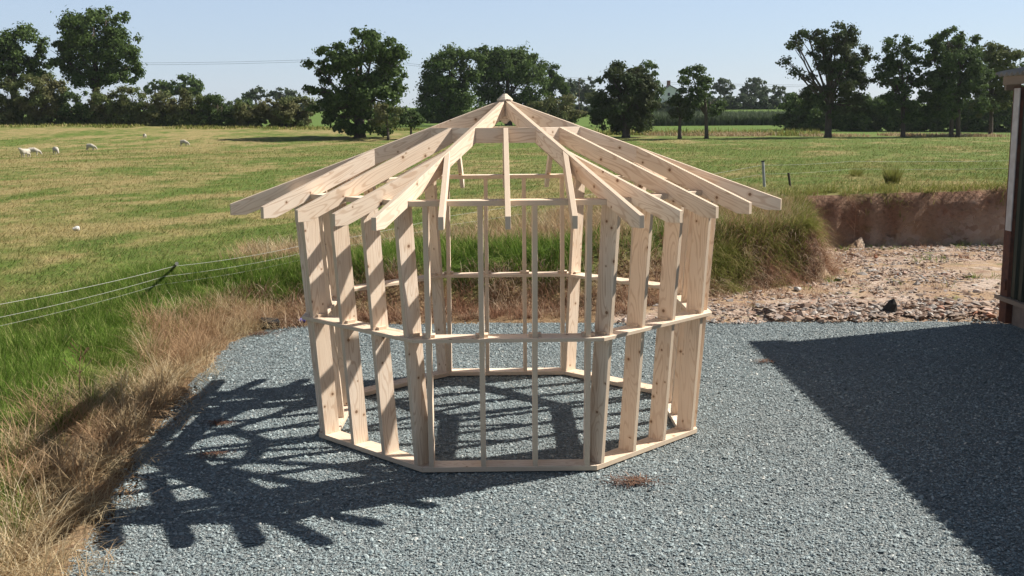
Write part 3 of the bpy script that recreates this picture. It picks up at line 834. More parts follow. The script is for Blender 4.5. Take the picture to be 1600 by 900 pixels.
# corrugated roof, corrugations run up the slope so the eave edge is wavy
nc = int(L/.0365)+8; V = []; Fs = []
for k in range(nc):
    yy = .24 - k*.0365; dz = .028*math.sin(k*math.pi/2.0)
    for (xx, zz) in ((-.22, EH+.0), (3.0, EH+.62), (6.3, EH+1.33)):
        V.append((xx, yy, zz+dz))
for k in range(nc-1):
    for j in range(2): Fs.append((k*3+j, k*3+j+1, k*3+3+j+1, k*3+3+j))
mb = MB(); mb.add(V, Fs); ro = mb.obj('corrugated_roof', M['cement'], bar, smooth=True)
so = ro.modifiers.new('thickness', 'SOLIDIFY'); so.thickness = .012

# ------------------------------------------------------------------ trees
COVER = 3.9
NLEAF = [0]
def leaf_mesh(name, lobes, size, mat, dens, seed, ground_z=None):
    r = np.random.default_rng(seed); Ps = []; Ns = []
    for (lx, ly, lz, rx, ry, rz) in lobes:
        area = (rx*rz + rx*ry + ry*rz)/3*4*math.pi
        ncl = max(7, int(area*.36))
        dirs = r.normal(size=(ncl, 3)); dirs /= np.linalg.norm(dirs, axis=1)[:, None]
        rad = r.uniform(.42, 1.0, ncl)**.55
        c = dirs*rad[:, None]*np.array([rx, ry, rz]) + np.array([lx, ly, lz])
        cr = r.uniform(.5, 1.4, ncl)*max(.42, .17*(rx+rz)/2 + .2)
        nl = COVER*dens*math.pi*rx*rz/(.21*size*size)
        k = np.clip((cr**2/np.sum(cr**2)*nl).astype(int), 4, 900)
        i = np.repeat(np.arange(ncl), k)
        off = r.normal(0, .56, (len(i), 3))*cr[i][:, None]*np.array([1, 1, .7])
        Ps.append(c[i]+off); Ns.append(dirs[i]*.5 + off/np.maximum(cr[i][:, None], .1)*.6)
    P = np.concatenate(Ps); N = np.concatenate(Ns)
    N = N + r.normal(0, .55, N.shape) + np.array([0, 0, .25]); N /= np.linalg.norm(N, axis=1)[:, None]
    if ground_z is not None: P[:, 2] = np.maximum(P[:, 2], ground_z + r.uniform(0, .3, len(P)))
    A = np.cross(N, r.normal(size=N.shape)); A /= np.linalg.norm(A, axis=1)[:, None]; B = np.cross(N, A)
    s = size*r.uniform(.55, 1.25, len(P))[:, None]; w = s*r.uniform(.5, .8, (len(P), 1))
    Vv = np.stack([P - A*s*.5 - B*w*.2, P - A*s*.1 + B*w*.55 + N*s*.12, P + A*s*.5 + B*w*.2, P + A*s*.15 - B*w*.55 + N*s*.12], 1).reshape(-1, 3)
    Fq = np.arange(len(P)*4).reshape(-1, 4)
    return np_mesh(name, Vv, [Fq], mat)

SEED = [100]
def plant(kind, label, cat, D, lobes_px, mat, leaf=.40, dens=1.0, trunk_px=None, trunk_r=.35, group=None, base_px=None, depth=.85, limbs=True, stems=1, bare=()):
    SEED[0] += 1; rr = random.Random(SEED[0]); k = D/F
    cxp = trunk_px if trunk_px is not None else sum(l[0] for l in lobes_px)/len(lobes_px)
    b = at_dist(cxp, 200, D); zb = hz(b.x, b.y)
    root = empty(kind, (b.x, b.y, zb)); tag(root, label, cat, group)
    cw = (max(l[0]+l[2] for l in lobes_px) - min(l[0]-l[2] for l in lobes_px))*k
    loc = []
    for (x_, y_, rx, ry) in lobes_px:
        p = at_dist(x_, y_, D) - Vector((b.x, b.y, zb))
        wd = min(rx*k, cw*.35); off = rr.uniform(-.5, .5)*max(0, cw*.42*depth - wd*.5)
        loc.append((p.x, p.y*0+off, p.z, rx*k*.94, max(wd, .55*rx*k)*depth, ry*k*.92))
    me = leaf_mesh('crown', loc, leaf, M[mat], dens, SEED[0], 0.05)
    link(bpy.data.objects.new('crown', me), root)
    # trunk and limbs
    mb = MB(); zc = sum(l[2] for l in loc)/len(loc); ztop = max(l[2]+l[5]*.3 for l in loc)
    xm = sum(l[0] for l in loc)/len(loc)
    for sidx in range(stems):
        sx = (sidx - (stems-1)/2)*trunk_r*3.2
        fork = Vector((xm*.25+sx*1.4, rr.uniform(-.3, .3), max(zc*.62, .8)))
        tp = [Vector((sx, 0, -.3)), Vector((sx+.02, 0, .35)), Vector((sx+xm*.05, .05, fork.z*.5)), fork, Vector((xm*.6+sx, .1, max(ztop*.85, fork.z+.4)))]
        mb.tube(tp, [trunk_r*1.5, trunk_r*1.05, trunk_r*.9, trunk_r*.75, trunk_r*.18], 8)
        if limbs:
            for l in loc:
                tgt = Vector((l[0], l[1], l[2]+l[5]*.2)); st = fork.lerp(Vector(tp[2]), rr.uniform(0, .6))
                mid = st.lerp(tgt, .5) + Vector((rr.uniform(-.1, .1), rr.uniform(-.1, .1), -.06*(tgt-st).length + rr.uniform(0, .2)))
                mb.tube([st, mid, tgt], [trunk_r*.42, trunk_r*.28, trunk_r*.08], 6)
                for _ in range(3):
                    e = Vector((l[0]+rr.uniform(-.8, .8)*l[3], l[1]+rr.uniform(-.8, .8)*l[4], l[2]+rr.uniform(-.5, .8)*l[5]))
                    mb.tube([mid.lerp(tgt, rr.uniform(.2, .9)), mid.lerp(e, .6)+Vector((0, 0, .15)), e], [trunk_r*.18, trunk_r*.11, trunk_r*.04], 5)
    mb.obj('trunk', M['bark'], root, smooth=True)
    return root

oak = lambda *a, **k: plant('oak_tree', *a, **k)
plant('oak_tree', 'dark rounded oak cut by the left edge of the photo', 'tree', 150, [(35, 72, 36, 32), (8, 88, 36, 34), (58, 98, 22, 24), (-22, 88, 40, 38), (20, 115, 40, 20)], 'oak', .40, 1.0, 25, .5)
plant('oak_tree', 'tallest big round oak rising above the brown hedge at left', 'tree', 150, [(150, 48, 52, 34), (112, 55, 30, 28), (188, 72, 34, 36), (150, 92, 62, 36), (201, 108, 20, 24), (98, 92, 20, 26), (165, 26, 34, 13), (140, 120, 40, 18), (185, 122, 24, 14)], 'oak', .40, 1.0, 152, .55)
plant('oak_tree', 'small dome shaped tree behind the hedge, right of the tallest oak', 'tree', 235, [(288, 132, 27, 16), (300, 140, 18, 12), (272, 140, 16, 10)], 'oak', .6, 1.0, 288, .35)
plant('oak_tree', 'low tree tucked against the left side of the small dome shaped tree', 'tree', 235, [(242, 133, 17, 9), (256, 137, 14, 9), (230, 138, 10, 8)], 'oak', .6, 1.0, 244, .3)
plant('distant_tree', 'left one of two far trees showing over the hedge left of the broad oak', 'tree', 290, [(403, 145, 18, 9), (390, 150, 14, 8)], 'far_leaf', .75, 1.0, 402, .3)
plant('distant_tree', 'right one of two far trees showing over the hedge left of the broad oak', 'tree', 290, [(442, 147, 22, 9), (428, 150, 12, 8), (458, 151, 12, 8)], 'far_leaf', .75, 1.0, 440, .3)
plant('oak_tree', 'broad dark oak left of the gazebo roof peak, casting shade on the field', 'tree', 117,
      [(585, 74, 42, 28), (530, 88, 34, 22), (560, 112, 70, 38), (494, 106, 22, 13), (497, 135, 24, 18), (612, 115, 26, 40), (592, 158, 44, 30), (530, 160, 36, 26), (566, 55, 26, 11), (620, 86, 18, 18), (555, 185, 40, 16), (510, 168, 24, 18), (525, 188, 26, 16), (590, 192, 36, 16), (556, 199, 34, 12), (560, 140, 50, 30)], 'oak', .37, 1.05, 562, .6)
plant('shrub', 'round olive shrub at the right foot of the broad dark oak', 'shrub', 112, [(606, 178, 22, 17), (600, 190, 20, 12)], 'hawthorn', .30, 1.0, 606, .15)
plant('shrub', 'smaller dark shrub just right of the olive shrub by the gazebo roof', 'shrub', 114, [(642, 182, 17, 15), (650, 190, 14, 10), (636, 192, 14, 10)], 'ash', .30, 1.0, 642, .15)
plant('oak_tree', 'oak with a lower front lobe standing right of the gap after the broad oak', 'tree', 160, [(705, 93, 34, 20), (736, 106, 22, 28), (680, 112, 26, 24), (700, 148, 48, 30), (706, 138, 24, 24), (668, 140, 18, 24), (720, 172, 44, 20), (708, 118, 44, 28), (690, 168, 40, 22)], 'oak', .40, 1.0, 705, .5)
plant('oak_tree', 'wide oak directly behind the gazebo roof peak', 'tree', 176, [(790, 92, 46, 22), (760, 85, 22, 14), (822, 108, 32, 32), (800, 135, 58, 36), (765, 130, 30, 36), (800, 168, 60, 22), (795, 108, 48, 28)], 'oak', .43, 1.0, 795, .55)
plant('oak_tree', 'narrow upright tree on the right shoulder of the oak behind the roof peak', 'tree', 182, [(862, 122, 20, 24), (858, 108, 12, 12), (868, 145, 20, 24)], 'oak', .43, 1.0, 862, .35)
plant('distant_tree', 'slim far tree peeping out right of the narrow upright tree', 'tree', 260, [(884, 132, 11, 15), (884, 155, 12, 20)], 'far_leaf', .65, 1.0, 884, .3)
plant('shrub', 'brownish green bush above the right slope of the gazebo roof', 'shrub', 150, [(872, 166, 34, 20), (845, 172, 26, 20), (896, 180, 22, 16), (865, 190, 40, 14)], 'hawthorn', .36, 1.0, 868, .2)
plant('distant_tree', 'bluish far tree left of the dark tree beside the gazebo roof', 'tree', 330, [(908, 138, 18, 15), (900, 150, 14, 14), (918, 150, 12, 14)], 'far_leaf', .8, 1.0, 908, .35)
plant('distant_tree', 'thin spindly far tree top just left of the dark tree beside the roof', 'tree', 330, [(925, 126, 8, 8), (922, 140, 9, 12)], 'far_leaf', .7, .6, 924, .25)
plant('shrub', 'yellowish pale bush half hidden by the dark tree beside the roof', 'shrub', 250, [(926, 150, 14, 10), (924, 160, 14, 10)], 'pale_leaf', .55, 1.0, 926, .2)
plant('sycamore_tree', 'darkest dense tree reaching the ground just right of the gazebo roof peak', 'tree', 118,
      [(980, 112, 32, 18), (958, 128, 26, 22), (1000, 136, 28, 26), (972, 160, 46, 30), (962, 186, 34, 20), (1004, 170, 26, 26), (985, 195, 36, 14), (940, 170, 18, 24), (982, 140, 38, 28), (968, 176, 40, 24)], 'sycamore', .33, 1.1, 978, .42)
plant('oak_tree', 'green tree showing behind the right side of the darkest dense tree', 'tree', 168, [(1010, 114, 22, 19), (1020, 138, 18, 20), (1012, 160, 20, 24)], 'oak', .48, 1.0, 1012, .4)
plant('sycamore_tree', 'smaller left tree of the pair with bare trunks on the green strip', 'tree', 114, [(1064, 152, 16, 14), (1056, 168, 20, 17), (1074, 172, 16, 16), (1064, 182, 20, 12)], 'sycamore', .30, .85, 1062, .20)
plant('sycamore_tree', 'taller right tree of the pair with bare trunks on the green strip', 'tree', 114, [(1080, 116, 20, 12), (1098, 120, 16, 12), (1100, 140, 24, 16), (1112, 162, 22, 18), (1088, 160, 20, 16), (1122, 175, 14, 10), (1072, 124, 12, 7)], 'ash', .31, .85, 1104, .21)
plant('distant_tree', 'left one of two rounded bluish far trees above the maize field', 'tree', 340, [(1130, 132, 16, 10), (1122, 140, 12, 10), (1140, 140, 12, 10)], 'far_leaf', .8, 1.0, 1131, .3)
plant('distant_tree', 'right and larger of two rounded bluish far trees above the maize field', 'tree', 340, [(1178, 130, 16, 10), (1172, 143, 20, 12), (1188, 145, 18, 12)], 'far_leaf', .8, 1.0, 1178, .35)
plant('distant_tree', 'low ragged far tree left of the tall open crowned tree', 'tree', 340, [(1216, 141, 12, 7), (1222, 150, 16, 8)], 'far_leaf', .8, .8, 1217, .3)
plant('sycamore_tree', 'tall open crowned tree with bare limbs showing on its left side', 'tree', 118,
      [(1266, 50, 20, 8), (1306, 50, 32, 11), (1247, 62, 13, 7), (1240, 72, 13, 7), (1332, 68, 22, 16), (1226, 96, 10, 6), (1300, 74, 28, 17), (1342, 96, 20, 16), (1236, 114, 12, 6), (1262, 119, 14, 6), (1312, 108, 32, 20), (1346, 122, 18, 14), (1282, 150, 34, 18), (1326, 142, 30, 22), (1342, 166, 28, 18), (1300, 172, 22, 10), (1292, 92, 34, 20), (1322, 88, 30, 24), (1282, 60, 22, 12), (1306, 128, 36, 20), (1330, 110, 30, 24)], 'sycamore', .30, .85, 1294, .36)
plant('ash_tree', 'airy tree with sky showing through between the open crowned tree and the dense ash', 'tree', 120,
      [(1400, 66, 24, 10), (1384, 84, 18, 12), (1426, 82, 16, 15), (1405, 108, 30, 11), (1380, 112, 14, 14), (1400, 140, 34, 20), (1410, 172, 30, 20), (1384, 165, 20, 18), (1432, 120, 14, 18), (1408, 90, 28, 16), (1396, 124, 30, 18)], 'ash', .31, .8, 1411, .25)
plant('ash_tree', 'dense ash with two slender trunks left of the shed', 'tree', 120,
      [(1474, 60, 26, 15), (1510, 72, 24, 20), (1455, 82, 20, 20), (1490, 100, 42, 28), (1478, 136, 42, 28), (1512, 152, 36, 30), (1450, 140, 20, 28), (1470, 172, 34, 18), (1482, 82, 32, 22), (1500, 126, 42, 26), (1530, 110, 18, 24)], 'ash', .32, 1.0, 1492, .24, stems=2)
plant('ash_tree', 'lighter green tree closest to the shed roof', 'tree', 126, [(1548, 80, 28, 16), (1560, 104, 26, 24), (1545, 130, 28, 26), (1556, 160, 24, 24), (1535, 165, 24, 20), (1572, 88, 18, 16), (1566, 135, 22, 26), (1548, 112, 32, 28)], 'pale_leaf', .32, 1.1, 1548, .24)
plant('oak_tree', 'dark tree partly hidden behind the shed roof', 'tree', 158, [(1594, 100, 18, 24), (1590, 140, 26, 30), (1600, 165, 30, 24), (1575, 165, 22, 24)], 'oak', .40, 1.0, 1594, .4)

# hedgerow bushes at left
hb = [(12, 'olive brown hawthorn at the far left end of the hedge', [(12, 148, 28, 24), (5, 172, 28, 20), (25, 175, 20, 20)]),
      (62, 'tallest brownish hawthorn in the hedge, below the leftmost oak', [(62, 138, 30, 24), (50, 162, 28, 24), (80, 165, 26, 24), (90, 142, 18, 18)]),
      (122, 'green hawthorn in the hedge under the left side of the tallest oak', [(122, 158, 24, 20), (112, 176, 22, 18), (136, 176, 20, 16)]),
      (162, 'hawthorn in the hedge below the trunk of the tallest oak', [(162, 158, 24, 22), (150, 178, 20, 16), (176, 178, 22, 18)]),
      (207, 'pale topped hawthorn in the hedge below the right side of the tallest oak', [(207, 155, 24, 24), (198, 178, 20, 18), (218, 178, 20, 18)]),
      (250, 'rusty hawthorn in the hedge below the low tree', [(250, 162, 26, 20), (240, 182, 22, 16), (262, 182, 20, 16)]),
      (296, 'hawthorn in the hedge below the small dome shaped tree', [(296, 160, 26, 22), (284, 182, 20, 18), (310, 180, 20, 18)]),
      (342, 'dark bush in the hedge right of the dome shaped tree with open sky above', [(342, 166, 26, 20), (330, 184, 22, 16), (356, 184, 20, 16)]),
      (392, 'bush in the hedge below the left far tree', [(392, 172, 28, 18), (380, 188, 24, 14), (408, 186, 22, 15)]),
      (445, 'last bush of the left hedge beside the broad dark oak', [(445, 172, 26, 20), (430, 186, 24, 14), (464, 184, 20, 16)])]
for cx_, lab, lob in hb:
    lob = lob + [(cx_-17, 187, 22, 17), (cx_+17, 186, 22, 17), (cx_, 192, 26, 12), (cx_+26, 172, 22, 22)]
    plant('hawthorn_bush', lab, 'bush', 143 - (cx_/480)*3, lob, 'hawthorn' if cx_ not in (122, 342) else 'ash', .32, 1.15, cx_, .16, group='bushes in the hedge at the left of the field', stems=2)

def hedge(name, label, px0, px1, ytop, D, mat, leaf=.45, step=16, ry=16):
    b = at_dist((px0+px1)/2, 190, D); root = empty(name, (b.x, b.y, hz(b.x, b.y))); tag(root, label, 'hedge')
    loc = []; rr = random.Random(px0); k = D/F; pxx = px0
    while pxx < px1:
        yt = ytop + rr.uniform(-3, 4); p = at_dist(pxx, yt, D); g_ = hz(p.x, p.y); h = max(1.2, p.z - g_); loc.append((p.x-b.x+step*k*.5, rr.uniform(-1, 1), g_ - root.location.z + h*.28, step*k*.9, 1.6, h*.32))
        loc.append((p.x-b.x, rr.uniform(-1, 1), g_ - root.location.z + h*.5, step*k*1.0, 1.8, h*.55)); pxx += step
    me = leaf_mesh('foliage', loc, leaf, M[mat], 1.5, px0)
    link(bpy.data.objects.new('foliage', me), root); return root
hedge('hedge', 'dark hedge in deep shade behind the trees at right', 1232, 1600, 150, 152, 'oak', .40)
hedge('hedge', 'far dark clipped hedge along the top of the maize field', 1090, 1262, 152, 268, 'far_leaf', .7, 12)
hedge('hedge', 'dark hedge across the gap between the two big oaks by the gazebo', 618, 760, 172, 190, 'oak', .5, 14)
hedge('hedge', 'distant hedge on the horizon behind the left hedgerow', 310, 520, 162, 300, 'far_leaf', .8, 14)
hedge('hedge', 'hedge beyond the dark tree right of the roof, below the far house', 880, 1100, 160, 240, 'far_leaf', .6, 14)

# maize strip
r = np.random.default_rng(5); n = 17000
ca_ = at_dist(985, 195, 176); cb_ = at_dist(1262, 195, 176)
xx = r.uniform(ca_.x, cb_.x+3, n); yy = r.uniform(ca_.y, ca_.y+16, n); zz = height(xx, yy)
V_, F_ = blades(xx, yy, zz, r.uniform(1.5, 2.6, n), r.uniform(.12, .28, n), r.uniform(0, 6.28, n), r.uniform(.1, .9, n), .4, 12)
tag(np_obj('maize_crop', V_, F_, M['maize']), kind='stuff')
# rough growth along the far field boundary
def rough_strip(name, n, px0, px1, D0, D1, h0, h1, mat, seed):
    r = np.random.default_rng(seed); D = r.uniform(D0, D1, n); pxs = r.uniform(px0, px1, n)
    xx = CAM.x + (pxs-800)/F*D; yy = CAM.y + D
    k = vnoise(xx, yy, 4, seed) > .45; xx, yy = xx[k], yy[k]; n = len(xx)
    V_, F_ = blades(xx, yy, height(xx, yy)-.02, r.uniform(h0, h1, n), r.uniform(.06, .14, n), r.uniform(0, 6.28, n), r.uniform(.1, 1, n), .4, seed)
    tag(np_obj(name, V_, F_, M[mat]), kind='stuff')
rough_strip('boundary_rough_grass', 9000, 930, 1600, 122, 130, .25, .6, 'dry', 13)
rough_strip('boundary_nettles', 3500, 700, 1300, 124, 130, .4, 1.1, 'olive', 14)
rough_strip('hedge_bottom_growth', 4000, -40, 700, 131, 138, .2, .5, 'olive', 15)

# far house
hp_ = at_dist(1048, 157, 380); hg = hz(hp_.x, hp_.y)
house = empty('farmhouse', (hp_.x, hp_.y, hg)); tag(house, 'far white gabled farmhouse with a chimney glimpsed between trees', 'house')
k = 380/F; zt_ = at_dist(1045, 130, 380).z - hg; ze = at_dist(1045, 143, 380).z - hg
wx = 13*k; mb = MB()
mb.add([(-wx, -3, 0), (wx, -3, 0), (wx, -3, ze), (0-wx*.3, -3, zt_-1), (-wx, -3, ze), (-wx, 4, 0), (wx, 4, 0), (wx, 4, ze), (-wx*.3, 4, zt_-1), (-wx, 4, ze)],
       [(0, 1, 2, 3, 4), (9, 8, 7, 6, 5), (0, 4, 9, 5), (1, 6, 7, 2)])
mb.obj('wall', M['render'], house)
mb = MB(); rx_ = -wx*.3
for (xa, za, xb, zb_) in ((rx_, zt_-.9, wx+.4, ze-.15), (rx_, zt_-.9, -wx-.4, ze-.15)):
    mb.add([(xa, -3.4, za), (xb, -3.4, zb_), (xb, 4.4, zb_), (xa, 4.4, za), (xa, -3.4, za+.25), (xb, -3.4, zb_+.25), (xb, 4.4, zb_+.25), (xa, 4.4, za+.25)],
           [(0, 1, 2, 3), (4, 7, 6, 5), (0, 4, 5, 1), (2, 6, 7, 3), (1, 5, 6, 2)])
roof_ = mb.obj('roof', M['slate'], house)
mb = MB(); mb.box(rx_-.55, rx_+.55, -1, .4, zt_-1.5, zt_+.9); mb.obj('chimney', M['brick'], roof_)
for wx_ in (-1.2, 1.4):
    mb = MB(); mb.box(wx_-.4, wx_+.4, -3.05, -2.98, ze-1.6, ze-.5); mb.obj('window', M['glass'], house)

# overhead line
pl = empty('power_line', tuple(at_dist(560, 200, 215))); pl.location.z = hz(pl.location.x, pl.location.y)
tag(pl, 'thin overhead electricity line strung above the trees', 'power line')
nodes = [(-60, 96), (150, 98), (562, 90), (905, 122), (1300, 133)]
polesp = [(150, 98), (562, 90), (905, 122)]
def wob(mb, zoff):
    for (a_, b_) in zip(nodes[:-1], nodes[1:]):
        A_, B_ = at_dist(*a_, 215), at_dist(*b_, 215); pts = []
        for s_ in range(9):
            f_ = s_/8; p = A_.lerp(B_, f_); p.z -= 4*f_*(1-f_)*.35; pts.append(p - pl.location + Vector((0, zoff, -abs(zoff)*.35)))
        mb.tube(pts, .022, 5)
for zo in (0, .9):
    mb = MB(); wob(mb, zo); mb.obj('wire', M['cable'], pl)
for p_ in polesp:
    A_ = at_dist(*p_, 215); g_ = hz(A_.x, A_.y+.4); mb = MB()
    b_ = Vector((A_.x, A_.y+.4, g_)) - pl.location; tp_ = Vector((A_.x, A_.y+.4, A_.z)) - pl.location
    mb.tube([b_ - Vector((0, 0, .5)), tp_], [.14, .10], 8); mb.obj('pole', M['bark'], pl)

# ------------------------------------------------------------------ sheep
def sheep_mesh(name, head):
    me = bpy.data.meshes.new(name)
    V = [(0, 0, .52), (.25, 0, .54), (.5, 0, .53), (-.22, 0, .52), (-.36, 0, .47)]
    R = [.24, .25, .20, .22, .12]; E = [(0, 1), (1, 2), (0, 3), (3, 4)]
    if head == 'graze':
        V += [(.66, 0, .42), (.78, 0, .22), (.86, .0, .10)]; R += [.12, .085, .05]
        n0 = 5
    else:
        V += [(.62, 0, .66), (.72, 0, .80), (.86, 0, .76)]; R += [.12, .09, .055]; n0 = 5
    E += [(2, n0), (n0, n0+1), (n0+1, n0+2)]
    hd = n0+1
    for sy in (-1, 1):
        V += [tuple(np.array(V[hd]) + np.array((-.04, sy*.10, .03)))]; R += [.025]; E += [(hd, len(V)-1)]
        for (ax, xi) in ((2, .44), (3, -.24)):
            V += [(xi, sy*.12, .34), (xi-.01, sy*.12, .17), (xi, sy*.12, .01)]; R += [.075, .04, .035]
            a = len(V)-3; E += [(ax, a), (a, a+1), (a+1, a+2)]
    me.from_pydata(V, E, [])
    o = bpy.data.objects.new(name, me); link(o)
    o.modifiers.new('skin', 'SKIN'); sub = o.modifiers.new('sub', 'SUBSURF'); sub.levels = 1; sub.render_levels = 1
    for i, rr_ in enumerate(R): me.skin_vertices[0].data[i].radius = (rr_, rr_)
    me.skin_vertices[0].data[0].use_root = True
    dg = bpy.context.evaluated_depsgraph_get(); m2 = bpy.data.meshes.new_from_object(o.evaluated_get(dg))
    bpy.data.objects.remove(o); m2.name = name
    m2.materials.append(M['fleece']); m2.materials.append(M['sheep_skin'])
    hc = Vector(V[hd])
    for p in m2.polygons:
        c = p.center; p.use_smooth = True
        p.material_index = 1 if (c.z < .26 and c.x < .6) or (c - hc).length < .13 or (c - Vector(V[n0+2])).length < .14 else 0
    return m2
ms_g, ms_s = sheep_mesh('sheep_grazing', 'graze'), sheep_mesh('sheep_standing', 'stand')
def ground_hit(px_, py_):
    d_ = ray(px_, py_); k_ = 20.0
    while k_ < 400:
        p = CAM + d_*k_
        if p.z < hz(p.x, p.y): break
        k_ += .25
    return CAM + d_*k_
sheep = [(42, 246, ms_s, 250, 'white sheep facing the camera, nearest and furthest left', 1.0), (50, 243, ms_g, 20, 'white sheep half hidden behind the leftmost sheep with its head to the right', 1.0),
         (87, 241, ms_g, -50, 'white sheep grazing second from the left, turned partly away', 1.0), (140, 235, ms_g, -5, 'white sheep grazing side on, midway between the other sheep', 1.05),
         (286, 228, ms_g, -10, 'white sheep grazing alone below the dome shaped tree', 1.0), (226, 216, ms_g, 90, 'smallest furthest sheep near the hedge shadow', .8)]
for (px_, py_, me, rz_, lab, s_) in sheep:
    p = ground_hit(px_, py_); o = bpy.data.objects.new('sheep', me); link(o)
    kk = (p-CAM).length
    o.location = (p.x, p.y, hz(p.x, p.y)-.02); o.rotation_euler = (0, 0, math.radians(rz_)); o.scale = (s_*.8,)*3
    tag(o, lab, 'sheep', 'sheep grazing in the field')

# ------------------------------------------------------------------ electric fence
fe = empty('electric_fence', (-4.8, 5.0, hz(-4.8, 5.0))); tag(fe, 'white electric wire fence on thin posts along the pasture edge', 'fence')
W1 = [at_dist(-60, 486, 10.3), at_dist(272, 416, 14.3), at_dist(470, 384, 16.4), at_dist(700, 338, 19), at_dist(1191, 258, 28), at_dist(1330, 252, 31), at_dist(1620, 250, 36)]
W2 = [at_dist(-60, 508, 10.3), at_dist(257, 432, 14.3), at_dist(470, 396, 16.4), at_dist(700, 352, 19), at_dist(1191, 272, 28), at_dist(1330, 264, 31), at_dist(1620, 262, 36)]
W3 = [at_dist(-60, 522, 10.3), at_dist(247, 445, 14.3), at_dist(470, 406, 16.4), at_dist(700, 362, 19)]
for Wp, rad in ((W1, .0026), (W2, .0021), (W3, .0014)):
    pts = []
    for a_, b_ in zip(Wp[:-1], Wp[1:]):
        for s_ in range(8):
            f_ = s_/8; p = a_.lerp(b_, f_); p.z -= 4*f_*(1-f_)*.03; pts.append(p - fe.location)
    pts.append(Wp[-1]-fe.location)
    mb = MB(); mb.tube(pts, rad, 5); mb.obj('wire', M['wire'], fe)
def fpost(top, bot, rad, mat, cap=None):
    mb = MB(); top = Vector(top); bot = Vector(bot); g_ = hz(bot.x, bot.y)
    if bot.z > g_-.1: bot = bot + (bot-top)*((bot.z-g_+.15)/max(.05, (top.z-bot.z)))
    mb.tube([bot-fe.location, top-fe.location], rad, 8); o = mb.obj('post', M[mat], fe)
    if cap:
        mb = MB(); mb.tube([top-fe.location, top+(top-bot).normalized()*.03-fe.location], rad*1.25, 8); mb.obj('insulator', M[cap], o)
fpost(at_dist(276, 412, 14.3), tuple(ground_hit(253, 441)), .020, 'black_plastic', 'wire')
fpost(at_dist(1192, 253, 28), at_dist(1194, 286, 28), .036, 'post_grey', 'black_plastic')
fpost(at_dist(1232, 270, 27), at_dist(1234, 286, 27), .03, 'bark')

# ------------------------------------------------------------------ odd plants and litter
def tussock(name, label, p, n, h, w, mat, seed, spread=.12, leanmax=.8):
    r = np.random.default_rng(seed); a = r.uniform(0, 6.28, n); q = np.sqrt(r.uniform(0, 1, n))*spread
    V_, F_ = blades(np.cos(a)*q, np.sin(a)*q, np.full(n, -.03), r.uniform(.5, 1, n)*h, np.full(n, w), a, r.uniform(.05, leanmax, n), .4, seed)
    o = np_obj(name, V_, F_, M[mat]); o.location = p; tag(o, label, 'plant'); return o
p = ground_hit(1338, 276); tussock('rush_tussock', 'small dark round rush tussock left of the spiky one above the cut bank', (p.x, p.y, hz(p.x, p.y)), 220, .36, .012, 'olive', 71, .16)
p = ground_hit(1394, 288); tussock('rush_tussock', 'large spiky dark rush tussock on the lip of the cut bank', (p.x, p.y, hz(p.x, p.y)), 420, .58, .013, 'olive', 72, .16, .55)
def stalk(label, p, h, seed, mat='weed'):
    r = random.Random(seed); mb = MB(); t_ = [Vector((0, 0, -.05)), Vector((.02, 0, h*.5)), Vector((.05, .02, h))]
    mb.tube(t_, [.006, .005, .002], 5)
    for k in range(14):
        z_ = h*r.uniform(.35, .98); a = r.uniform(0, 6.28); l = (h-z_)*.25+.06
        b0 = Vector((.03*z_/h, .01, z_)); mb.tube([b0, b0+Vector((math.cos(a)*l*.6, math.sin(a)*l*.6, l*.6)), b0+Vector((math.cos(a)*l, math.sin(a)*l, l*1.1))], [.003, .0025, .004], 4)
    o = mb.obj('dock_stalk', M[mat]); o.location = p; tag(o, label, 'plant')
p = at_z(1333, 386); stalk('tall dry dock stalk standing against the red clay bank', p, 1.0, 1)
p = at_z(1406, 384); stalk('short dry stalk at the foot of the clay bank near the middle', p, .55, 2)
p = at_z(225, 700, .25); stalk('dark bare weed stalk poking up through the dry verge grass', (-4.0, -.2, hz(-4.0, -.2)), .6, 3)

def stone(name, label, cat, p, size, mat, seed, flat=.7, group=None):
    r = np.random.default_rng(seed); bm = bmesh.new(); bmesh.ops.create_icosphere(bm, subdivisions=2, radius=1)
    for v in bm.verts:
        d_ = 1 + .25*math.sin(v.co.x*3.1+seed)+.2*math.sin(v.co.y*4.3+seed*2) + r.uniform(-.08, .08)
        v.co = Vector((v.co.x*size[0]*d_, v.co.y*size[1]*d_, v.co.z*size[2]*d_))
    me = bpy.data.meshes.new(name); bm.to_mesh(me); bm.free(); me.materials.append(M[mat])
    o = link(bpy.data.objects.new(name, me)); o.location = p; o.rotation_euler = (0, 0, seed); tag(o, label, cat); return o
p = at_z(1389, 483, .08); stone('dark_rock', 'black pointed rock on the rubble heap near the shed', 'rock', p, (.09, .08, .13), 'darkstone', 3)
p = at_z(421, 506, .05)
mb = MB(); mb.box(-.13, .13, -.08, .08, -.06, .07); o = mb.obj('plastic_offcut', M['black_plastic'], bevel=.02); o.location = p; o.rotation_euler = (.15, .1, .4)
tag(o, 'dark plastic block lying at the corner of the gravel against the dry weeds', 'litter')
p = at_z(472, 500, .05); o = stone('crumpled_bag', 'crumpled bright blue plastic scrap beside the left frame post', 'litter', p, (.05, .035, .035), 'blue', 4)
p = at_z(1246, 451, .03); stone('pale_stone', 'white stone on sandy ground below the grassy mound', 'stone', p, (.07, .05, .035), 'palestone', 5)
p = at_z(409, 505, .04); stone('pale_stone', 'pale stone left of the dark plastic block', 'stone', p, (.07, .05, .04), 'palestone', 6)
p = ground_hit(119, 361); stone('pale_stone', 'white stone alone in the pasture at left', 'stone', (p.x, p.y, hz(p.x, p.y)+.05), (.09, .06, .045), 'palestone', 7)
